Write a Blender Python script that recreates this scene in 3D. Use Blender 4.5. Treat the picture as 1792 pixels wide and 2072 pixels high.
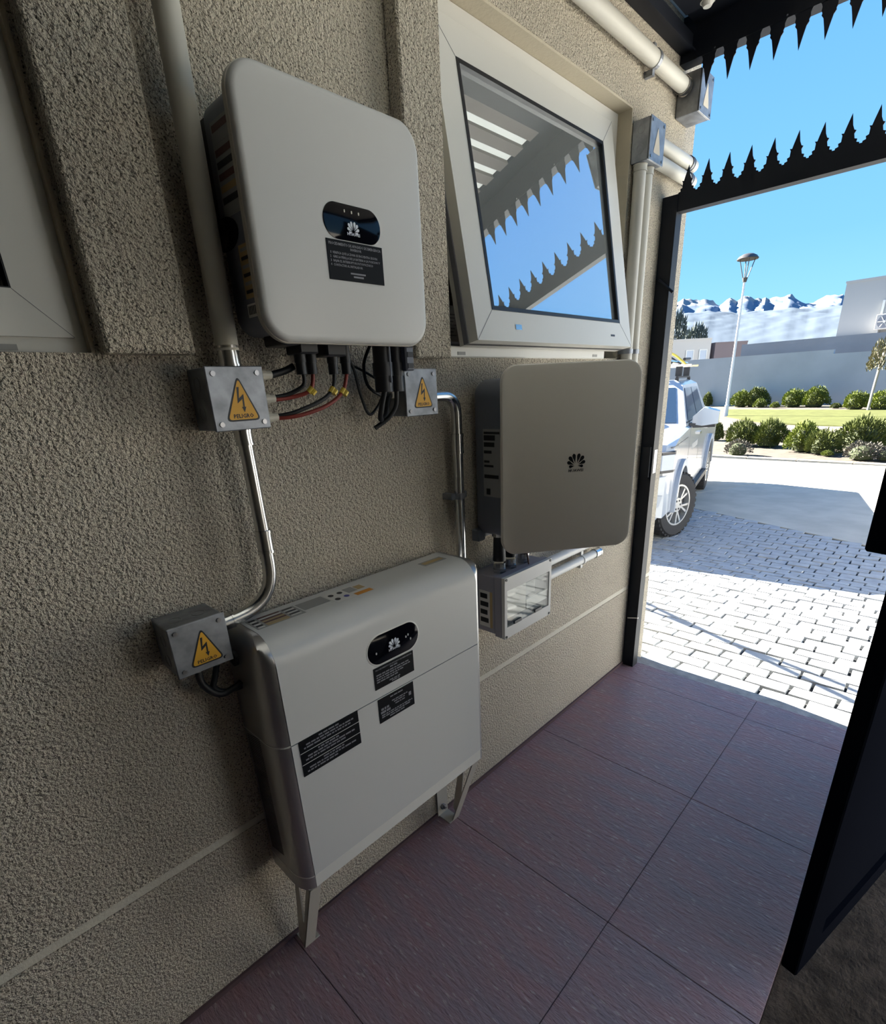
import bpy, bmesh, math, random
from mathutils import Vector, Matrix
for o in list(bpy.data.objects): bpy.data.objects.remove(o)
SC = bpy.context.scene
COL = SC.collection
random.seed(7)

# ---------------------------------------------------------------- camera
CAM = Vector((-.470, -1.005, 1.3496)); YAW, PIT, ROL = .7854, -.3695, -.0511
FPX, CX, CY, IW, IH = 1044.0, 896.0, 1194.5, 1792.0, 2072.0
def cam_axes():
    cy, sy = math.cos(YAW), math.sin(YAW)
    f = Vector((sy*math.cos(PIT), cy*math.cos(PIT), math.sin(PIT)))
    r = Vector((cy, -sy, 0)); u = r.cross(f)
    cr, sr = math.cos(ROL), math.sin(ROL)
    return cr*r+sr*u, -sr*r+cr*u, f
CR, CU, CF = cam_axes()
cd = bpy.data.cameras.new('camera'); cam = bpy.data.objects.new('camera', cd); COL.objects.link(cam)
cd.sensor_fit = 'HORIZONTAL'; cd.sensor_width = 36.0; cd.lens = FPX/IW*36.0
cd.shift_x = (IW/2-CX)/IW; cd.shift_y = (CY-IH/2)/IW
cd.clip_start = .02; cd.clip_end = 9000
m3 = Matrix((CR, CU, -CF)).transposed()
cam.matrix_world = Matrix.Translation(CAM) @ m3.to_4x4()
SC.camera = cam

# ---------------------------------------------------------------- sky, sun, exposure
SUN_DIR = Vector((-.14, -1.0, -.537)).normalized()      # the way the light travels
w = bpy.data.worlds.new('sky'); SC.world = w; w.use_nodes = True
nt = w.node_tree; nt.nodes.clear()
tc = nt.nodes.new('ShaderNodeTexCoord'); sx = nt.nodes.new('ShaderNodeSeparateXYZ')
rp = nt.nodes.new('ShaderNodeValToRGB'); bg = nt.nodes.new('ShaderNodeBackground'); wo = nt.nodes.new('ShaderNodeOutputWorld')
nt.links.new(tc.outputs['Generated'], sx.inputs[0]); nt.links.new(sx.outputs['Z'], rp.inputs[0])
nt.links.new(rp.outputs[0], bg.inputs[0]); nt.links.new(bg.outputs[0], wo.inputs[0])
e = rp.color_ramp.elements
e[0].position = 0.0; e[0].color = (.22, .455, .63, 1)
e[1].position = 1.0; e[1].color = (.05, .17, .48, 1)
k = e.new(.18); k.color = (.132, .338, .59, 1)
k = e.new(.5); k.color = (.078, .242, .55, 1)
bg.inputs[1].default_value = 1.0
sl = bpy.data.lights.new('sun', 'SUN'); so = bpy.data.objects.new('sun', sl); COL.objects.link(so)
sl.energy = 30.0; sl.color = (1.0, .96, .88); sl.angle = math.radians(.4)
so.rotation_euler = SUN_DIR.to_track_quat('-Z', 'Y').to_euler(); so.location = (4, 12, 9)
SC.view_settings.view_transform = 'Standard'; SC.view_settings.look = 'None'
SC.view_settings.gamma = 1.0; SC.view_settings.use_curve_mapping = False
SC.view_settings.exposure = 1.1
try:
    SC.cycles.max_bounces = 10; SC.cycles.diffuse_bounces = 6; SC.cycles.glossy_bounces = 5
    SC.cycles.transparent_max_bounces = 8
except Exception: pass

# ---------------------------------------------------------------- materials
def mat(name, col, rough=.6, metal=0.0, spec=.5, bump=0.0, bscale=80.0, vary=0.0, vscale=8.0, col2=None, stretch=None, coat=0.0, detail=4.0, speck=None, bdist=.006):
    m = bpy.data.materials.new(name); m.use_nodes = True
    t = m.node_tree; b = t.nodes['Principled BSDF']
    b.inputs['Base Color'].default_value = (*col, 1); b.inputs['Roughness'].default_value = rough
    b.inputs['Metallic'].default_value = metal; b.inputs['Specular IOR Level'].default_value = spec
    if coat: b.inputs['Coat Weight'].default_value = coat; b.inputs['Coat Roughness'].default_value = .08
    if bump or vary or speck:
        g = t.nodes.new('ShaderNodeNewGeometry'); mp = t.nodes.new('ShaderNodeMapping')
        t.links.new(g.outputs['Position'], mp.inputs['Vector'])
        if stretch: mp.inputs['Scale'].default_value = stretch
        out = None
        if vary:
            n = t.nodes.new('ShaderNodeTexNoise'); n.inputs['Scale'].default_value = vscale; n.inputs['Detail'].default_value = 5
            t.links.new(mp.outputs[0], n.inputs['Vector'])
            mx = t.nodes.new('ShaderNodeMix'); mx.data_type = 'RGBA'
            c2 = col2 if col2 else tuple(c*(1-vary) for c in col)
            mx.inputs[6].default_value = (*col, 1); mx.inputs[7].default_value = (*c2, 1)
            cr = t.nodes.new('ShaderNodeMapRange'); cr.inputs[1].default_value = .35; cr.inputs[2].default_value = .65
            t.links.new(n.outputs[0], cr.inputs[0]); t.links.new(cr.outputs[0], mx.inputs[0])
            t.links.new(mx.outputs[2], b.inputs['Base Color']); out = mx.outputs[2]
        if speck:
            sc_, th, c3 = speck
            v = t.nodes.new('ShaderNodeTexNoise'); v.inputs['Scale'].default_value = sc_; v.inputs['Detail'].default_value = 2
            t.links.new(mp.outputs[0], v.inputs['Vector'])
            cr = t.nodes.new('ShaderNodeMapRange'); cr.inputs[1].default_value = th; cr.inputs[2].default_value = th+.08
            t.links.new(v.outputs[0], cr.inputs[0])
            mx = t.nodes.new('ShaderNodeMix'); mx.data_type = 'RGBA'
            if out: t.links.new(out, mx.inputs[6])
            else: mx.inputs[6].default_value = (*col, 1)
            mx.inputs[7].default_value = (*c3, 1)
            t.links.new(cr.outputs[0], mx.inputs[0]); t.links.new(mx.outputs[2], b.inputs['Base Color'])
        if bump:
            n = t.nodes.new('ShaderNodeTexNoise'); n.inputs['Scale'].default_value = bscale; n.inputs['Detail'].default_value = detail
            n.inputs['Roughness'].default_value = .6
            t.links.new(mp.outputs[0], n.inputs['Vector'])
            bp = t.nodes.new('ShaderNodeBump'); bp.inputs['Strength'].default_value = bump; bp.inputs['Distance'].default_value = bdist
            t.links.new(n.outputs[0], bp.inputs['Height']); t.links.new(bp.outputs[0], b.inputs['Normal'])
    return m
M = {}
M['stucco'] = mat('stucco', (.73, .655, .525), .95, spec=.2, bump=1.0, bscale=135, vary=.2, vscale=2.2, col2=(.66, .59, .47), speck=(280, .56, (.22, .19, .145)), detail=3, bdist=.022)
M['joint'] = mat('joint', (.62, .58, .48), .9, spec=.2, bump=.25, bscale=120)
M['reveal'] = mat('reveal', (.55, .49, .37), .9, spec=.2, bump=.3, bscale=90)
M['tile'] = mat('tile', (.35, .195, .205), .30, spec=.8, bump=.9, bscale=26, bdist=.012, vary=1, vscale=5, col2=(.29, .21, .235), stretch=(4.0, 1.0, 1.0), detail=7, speck=(30, .62, (.46, .36, .36)))
M['grout'] = mat('grout', (.10, .06, .065), .9)
M['soil'] = mat('soil', (.10, .075, .055), .95, spec=.2, bump=1, bscale=70, vary=.5, vscale=20)
M['concrete'] = mat('concrete', (.50, .46, .38), .9, spec=.2, bump=.2, bscale=60, vary=.15, vscale=3)
M['kerb'] = mat('kerb', (.42, .40, .37), .9, bump=.5, bscale=60, vary=.3, vscale=20)
M['paver'] = mat('paver', (.40, .41, .41), .9, spec=.2, bump=.8, bscale=35, vary=.2, vscale=9)
M['sand'] = mat('sand', (.022, .022, .022), .95)
M['white_panel'] = mat('white_panel', (.57, .57, .55), .38, spec=.5)
M['cream_edge'] = mat('cream_edge', (.50, .47, .40), .45)
M['grey_panel'] = mat('grey_panel', (.82, .78, .70), .5, spec=.4)
M['grey_edge'] = mat('grey_edge', (.85, .81, .73), .45)
M['housing'] = mat('housing', (.15, .16, .19), .5)
M['silver'] = mat('silver', (.42, .41, .40), .32, metal=.85)
M['black'] = mat('black', (.010, .010, .012), .45)
M['black_gloss'] = mat('black_gloss', (.003, .003, .005), .08, spec=.22)
M['black_steel'] = mat('black_steel', (.009, .011, .017), .5, spec=.25)
M['gate_black'] = mat('gate_black', (.007, .008, .012), .95, spec=.0)
M['cable'] = mat('cable', (.008, .008, .009), .55)
M['red_cable'] = mat('red_cable', (.22, .022, .012), .5)
M['yellow_tag'] = mat('yellow_tag', (.75, .55, .07), .5)
M['galv'] = mat('galv', (.33, .345, .37), .5, metal=.75, vary=.35, vscale=30)
M['steel'] = mat('steel', (.60, .60, .60), .22, metal=1.0)
M['screw'] = mat('screw', (.28, .28, .29), .35, metal=1.0)
M['pvc'] = mat('pvc', (.58, .56, .49), .5)
M['pvc_grey'] = mat('pvc_grey', (.62, .62, .60), .45)
M['gland'] = mat('gland', (.55, .52, .43), .5)
M['upvc'] = mat('upvc', (.68, .67, .62), .35)
M['warn_yellow'] = mat('warn_yellow', (.70, .36, .02), .5)
M['warn_pale'] = mat('warn_pale', (.62, .53, .38), .5)
M['ink'] = mat('ink', (.008, .008, .009), .5)
M['label_black'] = mat('label_black', (.003, .0035, .005), .5, spec=.15)
M['label_text'] = mat('label_text', (.20, .20, .22), .5)
M['logo_white'] = mat('logo_white', (.62, .66, .72), .4)
M['paper'] = mat('paper', (.62, .61, .58), .6)
M['paper_grey'] = mat('paper_grey', (.30, .30, .29), .6)
M['brown_ink'] = mat('brown_ink', (.12, .05, .04), .6)
M['tan_ink'] = mat('tan_ink', (.42, .30, .14), .6)
M['orange_ink'] = mat('orange_ink', (.60, .25, .03), .6)
M['blue_ink'] = mat('blue_ink', (.08, .08, .30), .6)
M['groove'] = mat('groove', (.16, .16, .18), .6)
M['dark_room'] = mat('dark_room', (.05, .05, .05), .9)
M['breaker_body'] = mat('breaker_body', (.28, .27, .31), .5)
M['breaker_front'] = mat('breaker_front', (.62, .61, .58), .5)
M['strip_light'] = mat('strip_light', (.70, .78, .78), .5)
def mixmat(name, build):
    m = bpy.data.materials.new(name); m.use_nodes = True; t = m.node_tree; t.nodes.clear()
    o = t.nodes.new('ShaderNodeOutputMaterial'); t.links.new(build(t), o.inputs[0]); return m
def _sash_glass(t):
    a = t.nodes.new('ShaderNodeBsdfGlossy'); a.inputs['Color'].default_value = (.88, .92, .95, 1); a.inputs['Roughness'].default_value = .0
    b = t.nodes.new('ShaderNodeBsdfDiffuse'); b.inputs['Color'].default_value = (.42, .44, .42, 1)
    x = t.nodes.new('ShaderNodeMixShader'); x.inputs[0].default_value = .32
    t.links.new(a.outputs[0], x.inputs[1]); t.links.new(b.outputs[0], x.inputs[2]); return x.outputs[0]
M['sash_glass'] = mixmat('sash_glass', _sash_glass)
def _clear(t):
    a = t.nodes.new('ShaderNodeBsdfTransparent'); a.inputs['Color'].default_value = (.86, .87, .86, 1)
    b = t.nodes.new('ShaderNodeBsdfGlossy'); b.inputs['Roughness'].default_value = .03
    x = t.nodes.new('ShaderNodeMixShader'); x.inputs[0].default_value = .05
    t.links.new(a.outputs[0], x.inputs[1]); t.links.new(b.outputs[0], x.inputs[2]); return x.outputs[0]
M['clear'] = mixmat('clear', _clear)
def _transl(t):
    a = t.nodes.new('ShaderNodeBsdfTranslucent'); a.inputs['Color'].default_value = (.46, .46, .44, 1)
    b = t.nodes.new('ShaderNodeBsdfDiffuse'); b.inputs['Color'].default_value = (.7, .75, .72, 1)
    x = t.nodes.new('ShaderNodeMixShader'); x.inputs[0].default_value = .3
    t.links.new(a.outputs[0], x.inputs[1]); t.links.new(b.outputs[0], x.inputs[2]); return x.outputs[0]
M['polycarbonate'] = mixmat('polycarbonate', _transl)
M['slat_wood'] = mat('slat_wood', (.20, .17, .15), .7)

# ---------------------------------------------------------------- helpers
def wf(u, v, n): return Vector((u, -n, v))                 # on the long wall: u along it, v up, n off it
def frame(o, eu, ev, en):
    o, eu, ev, en = Vector(o), Vector(eu).normalized(), Vector(ev).normalized(), Vector(en).normalized()
    return lambda u, v, n: o+eu*u+ev*v+en*n
def loft(bm, loops, cap=True):
    rs = [[bm.verts.new(p) for p in L] for L in loops]; n = len(rs[0])
    for a, b in zip(rs, rs[1:]):
        for i in range(n): bm.faces.new((a[i], a[(i+1) % n], b[(i+1) % n], b[i]))
    if cap: bm.faces.new(rs[0][::-1]); bm.faces.new(rs[-1])
def prism(bm, pts, f, n0, n1): loft(bm, [[f(u, v, n0) for u, v in pts], [f(u, v, n1) for u, v in pts]])
def rect(u0, u1, v0, v1): return [(u0, v0), (u1, v0), (u1, v1), (u0, v1)]
def rrect(u0, u1, v0, v1, r, n=6):
    P = []
    for cx, cy, a in ((u1-r, v0+r, -90), (u1-r, v1-r, 0), (u0+r, v1-r, 90), (u0+r, v0+r, 180)):
        for i in range(n+1):
            t = math.radians(a+90*i/n); P.append((cx+r*math.cos(t), cy+r*math.sin(t)))
    return P
def rplate(bm, u0, u1, v0, v1, r, prof, f=wf, n=8):
    loft(bm, [[f(u, v, d) for u, v in rrect(u0+i, u1-i, v0+i, v1-i, max(r-i, .0005), n)] for i, d in prof])
def box(bm, u0, u1, v0, v1, n0, n1, f=wf, b=0.0):
    if b: rplate(bm, u0, u1, v0, v1, b, [(b, n0), (0, n0+b), (0, n1-b), (b, n1)], f, 2)
    else: prism(bm, rect(u0, u1, v0, v1), f, n0, n1)
def abox(bm, x0, x1, y0, y1, z0, z1): prism(bm, rect(x0, x1, y0, y1), lambda u, v, n: Vector((u, v, n)), z0, z1)
def cyl(bm, p0, p1, r, n=16, r1=None):
    p0, p1 = Vector(p0), Vector(p1); d = (p1-p0).normalized(); a = d.orthogonal().normalized(); b = d.cross(a)
    r1 = r if r1 is None else r1
    ring = lambda p, q: [p+(a*math.cos(2*math.pi*i/n)+b*math.sin(2*math.pi*i/n))*q for i in range(n)]
    loft(bm, [ring(p0, r), ring(p1, r1)])
def smooth_path(P, k=6):
    P = [Vector(p) for p in P]; out = []
    for i in range(len(P)-1):
        a, b, c, d = P[max(i-1, 0)], P[i], P[i+1], P[min(i+2, len(P)-1)]
        for j in range(k):
            t = j/k; out.append(.5*((2*b)+(c-a)*t+(2*a-5*b+4*c-d)*t*t+(3*b-a-3*c+d)*t**3))
    return out+[P[-1]]
def fillet(P, r, k=8):
    P = [Vector(p) for p in P]; out = [P[0]]
    for a, b, c in zip(P, P[1:], P[2:]):
        u, v = (a-b).normalized(), (c-b).normalized()
        p, q = b+u*r, b+v*r
        for j in range(k+1):
            t = j/k; out.append((1-t)**2*p+2*t*(1-t)*b+t*t*q)
    return out+[P[-1]]
def tube(bm, P, r, n=12):
    P = [Vector(p) for p in P]; loops = []; a = None
    for i, p in enumerate(P):
        d = (P[min(i+1, len(P)-1)]-P[max(i-1, 0)]).normalized()
        if a is None: a = d.orthogonal().normalized()
        a = (a-d*a.dot(d)).normalized(); b = d.cross(a)
        loops.append([p+(a*math.cos(2*math.pi*j/n)+b*math.sin(2*math.pi*j/n))*r for j in range(n)])
    loft(bm, loops)
def ring_frame(bm, u0, u1, v0, v1, w, n0, n1, f=wf):
    o = rect(u0, u1, v0, v1); i = rect(u0+w, u1-w, v0+w, v1-w)
    for k in range(4):
        j = (k+1) % 4; prism(bm, [o[k], o[j], i[j], i[k]], f, n0, n1)
def NB(): return bmesh.new()
def wloc(o):
    v = Vector((0, 0, 0))
    while o is not None: v += o.location; o = o.parent
    return v
def obj(name, bm, m, parent=None, smooth=False, local=False):
    bmesh.ops.recalc_face_normals(bm, faces=bm.faces)
    if parent is not None and not local: bmesh.ops.translate(bm, verts=bm.verts, vec=-wloc(parent))
    me = bpy.data.meshes.new(name); bm.to_mesh(me); bm.free()
    me.materials.append(M[m] if isinstance(m, str) else m)
    if smooth:
        for p in me.polygons: p.use_smooth = True
        me.set_sharp_from_angle(angle=math.radians(38))
    o = bpy.data.objects.new(name, me); COL.objects.link(o); o.parent = parent
    return o
def tag(o, label, cat, group=None):
    o['label'] = label; o['category'] = cat
    if group: o['group'] = group
    return o
def thing(name, label, cat, loc=(0, 0, 0), group=None):
    o = bpy.data.objects.new(name, None); COL.objects.link(o); o.location = loc; o.empty_display_size = .05
    return tag(o, label, cat, group)
def struct(name, bm=None, m=None, parent=None, label=None):
    if bm is None:
        o = bpy.data.objects.new(name, None); COL.objects.link(o)
    else: o = obj(name, bm, m, parent)
    if parent is None: o['kind'] = 'structure'
    if label: o['label'] = label
    return o
def mk(name, m, parent, fn, *a, smooth=False, label=None, local=False, **k):
    bm = NB(); fn(bm, *a, **k); o = obj(name, bm, m, parent, smooth, local)
    if label: o['label'] = label
    return o
def text_bm(bm, s, size, f, u, v, n, align='LEFT', sx=1.0, shear=0.0, width=None):
    cu = bpy.data.curves.new('t', 'FONT'); cu.body = s; cu.size = size; cu.align_x = align; cu.resolution_u = 1; cu.offset = size*.022
    o = bpy.data.objects.new('t', cu); COL.objects.link(o)
    dg = bpy.context.evaluated_depsgraph_get(); me = bpy.data.meshes.new_from_object(o.evaluated_get(dg))
    xs = [w_.co.x for w_ in me.vertices] or [0, 1]
    if width: sx = width/max(max(xs)-min(xs), 1e-6)
    vs = [bm.verts.new(f(u+p.co.x*sx, v+p.co.y, n)) for p in me.vertices]
    for p in me.polygons:
        try: bm.faces.new([vs[i] for i in p.vertices])
        except ValueError: pass
    bpy.data.objects.remove(o); bpy.data.curves.remove(cu); bpy.data.meshes.remove(me)
def text_obj(name, lines, m, parent, f, n, **k):
    bm = NB()
    for s, u, v, size, al, wd in lines: text_bm(bm, s, size, f, u, v, n, al, width=wd)
    me = obj(name, bm, m, parent); return me
def petals(bm, cu, cv, s, f, n, h=.0004):
    # eight petals fanned from a point low in the middle
    for ang, ln, r0, hw in ((12, 1.0, .20, 10.5), (38, .97, .20, 11.5), (66, .82, .20, 12.5), (97, .58, .16, 15)):
        for g in (-1, 1):
            P = [(r0, 0), (.45, .62), (.66, .95), (.80, 1.0), (.92, .78), (1.0, .18)]; a = math.radians(ang)
            L = [(s*.56*ln*max(r, .1), a+math.radians(hw)*q) for r, q in P]+[(s*.56*ln*max(r, .1), a-math.radians(hw)*q) for r, q in P[:0:-1]]
            prism(bm, [(cu+g*(r*math.sin(t)+.022*s), cv-.10*s+r*math.cos(t)) for r, t in L], f, n, n+h)
def px_floor(x, y, z):
    d = CF+CR*((x-CX)/FPX)-CU*((y-CY)/FPX); t = (z-CAM.z)/d.z; return CAM+d*t
def project(P):
    d = Vector(P)-CAM; z = d.dot(CF); return CX+FPX*d.dot(CR)/z, CY-FPX*d.dot(CU)/z, z
# ================================================================ THE SETTING
# long stucco wall with two window openings and a control joint
WX0, WX1, WZ1, WT = -4.0, 2.04, 2.56, .24
HOLES = [(-1.35, -.205, 1.43, 2.18), (.575, 1.525, 1.43, 2.18)]
bm = NB()
xs = sorted({WX0, WX1, *[h[0] for h in HOLES], *[h[1] for h in HOLES]}); zs = sorted({-.5, .410, .432, 1.43, 2.18, WZ1})
for x0, x1 in zip(xs, xs[1:]):
    for z0, z1 in zip(zs, zs[1:]):
        if any(x0 >= h[0]-1e-6 and x1 <= h[1]+1e-6 and z0 >= h[2]-1e-6 and z1 <= h[3]+1e-6 for h in HOLES): continue
        box(bm, x0, x1, z0, z1, -WT, -.006 if z0 == .410 else 0)
wall_left = struct('wall_left', bm, 'stucco', label='beige textured stucco wall carrying the electrical equipment')
bm = NB(); box(bm, WX0, WX1, .411, .431, -.004, -.003+.0015); struct('trim_1', bm, 'joint', label='smooth pale control joint running along the lower wall')
bm = NB(); box(bm, -.2, -.066, 1.427, 2.398, 0, .04, b=.004); struct('trim_2', bm, 'stucco', label='raised stucco strip beside the left window')
bm = NB(); box(bm, .450, .570, 1.424, 2.398, 0, .04, b=.004); struct('trim_3', bm, 'stucco', label='raised stucco strip left of the tilted window')
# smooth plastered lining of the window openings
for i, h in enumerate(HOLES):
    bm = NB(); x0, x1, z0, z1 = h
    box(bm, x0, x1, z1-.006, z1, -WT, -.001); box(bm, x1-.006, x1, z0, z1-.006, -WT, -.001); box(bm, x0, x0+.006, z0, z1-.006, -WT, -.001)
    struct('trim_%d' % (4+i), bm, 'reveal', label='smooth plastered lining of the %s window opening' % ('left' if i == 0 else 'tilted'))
bm = NB(); box(bm, WX0, 1.80, .0, .014, 0, .007); struct('baseboard_left', bm, 'grout', label='thin mortar fillet where wall meets floor')
# the rest of the house, closed so that it throws its shadow over the passage
bm = NB(); abox(bm, WX1-.24, WX1, .24, 4.0, -.6, WZ1); struct('wall_end', bm, 'stucco')
bm = NB(); abox(bm, WX0, WX1, 4.0, 4.24, -.6, WZ1); struct('wall_back', bm, 'stucco')
bm = NB(); abox(bm, WX0-.24, WX0, 0, 4.24, -.6, WZ1); struct('wall_far_end', bm, 'stucco')
bm = NB(); abox(bm, WX0-.3, WX1+.06, -.02, 4.3, WZ1, WZ1+.10); struct('roof', bm, 'concrete')
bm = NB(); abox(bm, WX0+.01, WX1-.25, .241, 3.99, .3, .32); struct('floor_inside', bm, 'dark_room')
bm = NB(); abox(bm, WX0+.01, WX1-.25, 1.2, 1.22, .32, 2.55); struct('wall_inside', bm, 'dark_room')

# floor: slate-look tiles laid on a grout bed
fl = NB(); abox(fl, -4.0, 1.865, -.965, 0, -.16, -.004); floor_ = struct('floor', fl, 'grout', label='dark purple-brown slate-look tile floor')
tile_mesh = {}
def tile(x0, x1, y0, y1):
    g = .0009; k = (round(x1-x0, 4), round(y1-y0, 4))
    if k not in tile_mesh:
        bm = NB(); a, b = k[0]/2-g, k[1]/2-g
        rplate(bm, -a, a, -b, b, .002, [(0, -.004), (0, -.0008), (.0008, 0)], lambda u, v, n: Vector((u, v, n)), 1)
        bmesh.ops.recalc_face_normals(bm, faces=bm.faces); me = bpy.data.meshes.new('tile'); bm.to_mesh(me); bm.free(); me.materials.append(M['tile']); tile_mesh[k] = me
    o = bpy.data.objects.new('tile', tile_mesh[k]); COL.objects.link(o); o.parent = floor_; o.location = ((x0+x1)/2, (y0+y1)/2, 0)
tx = [-3.08-.595, -3.08, -2.485, -1.890, -1.295, -.70, -.105, .490, 1.085, 1.69, 1.865]
for a, b in zip(tx, tx[1:]):
    tile(a, b, -.605, -.002); tile(a, b, -.965, -.605)
bm = NB(); abox(bm, -4, .6, -1.90, -1.70, -.16, 2.40); struct('shade_wall_right', bm, 'stucco', label='unseen wall added opposite the equipment to shade the passage')  # added out of view to block side light; its length sets the shade
bm = NB(); abox(bm, -4.24, -4, -1.9, -.0, -.16, 2.56); struct('shade_wall_rear', bm, 'stucco')  # closes the unseen end, added to keep light off the left side
bm = NB(); abox(bm, -4, 1.865, -3.2, -.966, -.16, -.012); struct('ground_strip', bm, 'soil', label='rough dark brown ground strip beside the tiles')
# kerb between tiles and driveway
bm = NB(); abox(bm, 1.866, 1.945, -3.2, .0, -.2, -.012); abox(bm, 1.945, 2.0, -3.2, .3, -.2, -.045); struct('trim_6', bm, 'kerb', label='weathered concrete edging at the tile edge')

# driveway: falls gently from the house, then level
def gz(x):
    if x < 1.98: return -.055
    return -.055-.118*(x-1.98) if x < 5.33 else -.45
bm = NB()
X = [1.98, 5.33, 13.0]; Y0, Y1 = -9.0, 9.0
for a, b in zip(X, X[1:]):
    loft(bm, [[Vector((a, Y0, gz(a)-.02)), Vector((a, Y1, gz(a)-.02)), Vector((a, Y1, -.9)), Vector((a, Y0, -.9))],
              [Vector((b, Y0, gz(b)-.02)), Vector((b, Y1, gz(b)-.02)), Vector((b, Y1, -.9)), Vector((b, Y0, -.9))]])
drive = struct('driveway', bm, 'sand', label='driveway of pale rectangular pavers')
PXP, PYP = .122, .190
def boundary(y): return 6.853+.414*y
bricks = []
r = 0; x = 2.01
while x < 8.2:
    off = (r % 2)*PYP*.5+random.uniform(-.02, .02); y = -3.6+off
    while y < 3.0:
        if x+PXP/2 < boundary(y): bricks.append((x+PXP/2, y+PYP/2))
        y += PYP
    x += PXP; r += 1
def brick_pts(rnd):
    a, b = PXP/2-.0075, PYP/2-.006; j = lambda s: rnd.uniform(-s, s)
    base = [(-a, -b), (a, -b), (a, b), (-a, b)]
    lo = [Vector((p+j(.003), q+j(.003), -.03)) for p, q in base]
    mid = [Vector((v.x, v.y, -.004+j(.001))) for v in lo]
    top = [Vector((v.x*.985, v.y*.985, .003+j(.0025))) for v in lo]
    return [lo, mid, top]
variants = []
rnd = random.Random(3)
for i in range(8):
    bm = NB(); loft(bm, brick_pts(rnd)); bmesh.ops.recalc_face_normals(bm, faces=bm.faces)
    me = bpy.data.meshes.new('paver'); bm.to_mesh(me); bm.free(); me.materials.append(M['paver']); variants.append(me)
vis = []
for i, (x, y) in enumerate(bricks):
    u, v, z = project((x, y, gz(x)))
    if 1285 < u < 1792+60 and 1020 < v < 1520: vis.append((z, i))
vis.sort(); near = {i for _, i in vis[:298]}
rest = NB(); ang = math.atan(.118)
for i, (x, y) in enumerate(bricks):
    dz = rnd.uniform(-.004, .004)
    if i in near:
        o = bpy.data.objects.new('paver', variants[i % 8]); COL.objects.link(o); o.parent = drive
        o.location = (x, y, gz(x)+dz); o.rotation_euler = (0, ang if x < 5.33 else 0, rnd.uniform(-.012, .012))
    else:
        s = -.118 if x < 5.33 else 0
        loft(rest, [[Vector((p.x+x, p.y+y, p.z+gz(x)+dz+s*p.x)) for p in L] for L in brick_pts(rnd)])
o = obj('paver', rest, 'paver', drive); o['kind'] = 'stuff'
# concrete slabs beyond the pavers, with open joints
def slab(parent, c, name='slab'):
    bm = NB(); loft(bm, [[Vector((x, y, -.60)) for x, y in c], [Vector((x, y, -.447)) for x, y in c]]); obj(name, bm, 'concrete', parent)
bm = NB(); abox(bm, 6.0, 13.4, -9, 9, -.62, -.461); road = struct('road', bm, 'sand', label='sunlit pale concrete slab driveway beyond the pavers')
def qx(t, s): # t along the paver edge (y), s across
    return (boundary(t)+s*.924, t-s*.38)
ys = [-9.0, -5.2, -1.45, 2.3, 6.2, 10]
for a, b in zip(ys, ys[1:]):
    for s0, s1 in ((-.05, 3.2), (3.22, 7.2)):
        g = .008; P = [qx(a+g, s0), qx(b-g, s0), qx(b-g, s1), qx(a+g, s1)]
        P = [(min(px, 12.9+.0*py), py) for px, py in P]; slab(road, P)

# ---------------------------------------------------------------- windows
def plain_ring(bm, *a, **k): ring_frame(bm, *a, **k)
w1 = struct('window_1', label='closed white framed window at the left edge')
mk('frame', 'upvc', w1, ring_frame, -1.34, -.207, 1.432, 2.17, .022, -.075, -.02)
s1 = mk('sash', 'upvc', w1, ring_frame, -1.315, -.225, 1.452, 2.15, .062, -.070, -.012)
mk('glazing_bead', 'black', s1, ring_frame, -1.255, -.285, 1.512, 2.09, .004, -.03, -.013)
mk('miter_line', 'groove', s1, lambda bm: prism(bm, [(-.2255, 1.4525), (-.287, 1.514), (-.2875, 1.5135), (-.226, 1.452)], wf, -.0125, -.0116))
mk('pane', 'black_gloss', w1, box, -1.26, -.28, 1.508, 2.095, -.045, -.03)
mk('drain_cap', 'paper_grey', w1, box, -.335, -.300, 1.434, 1.442, -.02, -.0185)
w2 = struct('window_2', label='white top-hung window tilted open')
mk('frame', 'upvc', w2, ring_frame, .583, 1.518, 1.431, 2.173, .040, -.12, -.05)
mk('sill', 'upvc', w2, box, .60, 1.42, 1.428, 1.456, -.12, .004, b=.003)
mk('inner_sill', 'upvc', w2, box, .58, 1.52, 1.44, 1.474, -.30, -.121)
mk('track', 'housing', w2, box, .625, 1.40, 1.457, 1.468, -.10, -.02)
for x in (.63, 1.335): mk('drain_cap', 'paper_grey', w2, box, x, x+.030, 1.434, 1.442, .004, .0052)
SO = Vector((0, .045, 2.140)); SD = Vector((0, -.127, -.68)).normalized(); SN = Vector((0, -.68, .127)).normalized()
def sf(u, v, n): return SO+Vector((u, 0, 0))-SD*v+SN*n      # v negative downwards
SL, SRr, SH = .622, 1.467, .689
sash = mk('sash', 'upvc', w2, ring_frame, SL, SRr, -SH, 0, .078, -.062, 0, f=sf)
mk('sash_rebate', 'groove', sash, ring_frame, SL-.004, SRr+.004, -SH-.0, 0, .01, -.045, -.030, f=sf)
mk('glazing_bead', 'black', sash, ring_frame, SL+.074, SRr-.074, -SH+.074, -.074, .010, -.02, .0015, f=sf)
mk('pane', 'sash_glass', w2, box, SL+.07, SRr-.07, -SH+.07, -.07, -.022, -.010, f=sf)
def miters(bm):
    q = .0006
    for (a, b), (c, d) in (((SL, -SH), (SL+.078, -SH+.078)), ((SRr, -SH), (SRr-.078, -SH+.078)), ((SL, 0), (SL+.078, -.078)), ((SRr, 0), (SRr-.078, -.078))):
        prism(bm, [(a-q, b), (a+q, b), (c+q, d), (c-q, d)], sf, 0, .0006)
mk('miter_line', 'groove', sash, miters)
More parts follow.
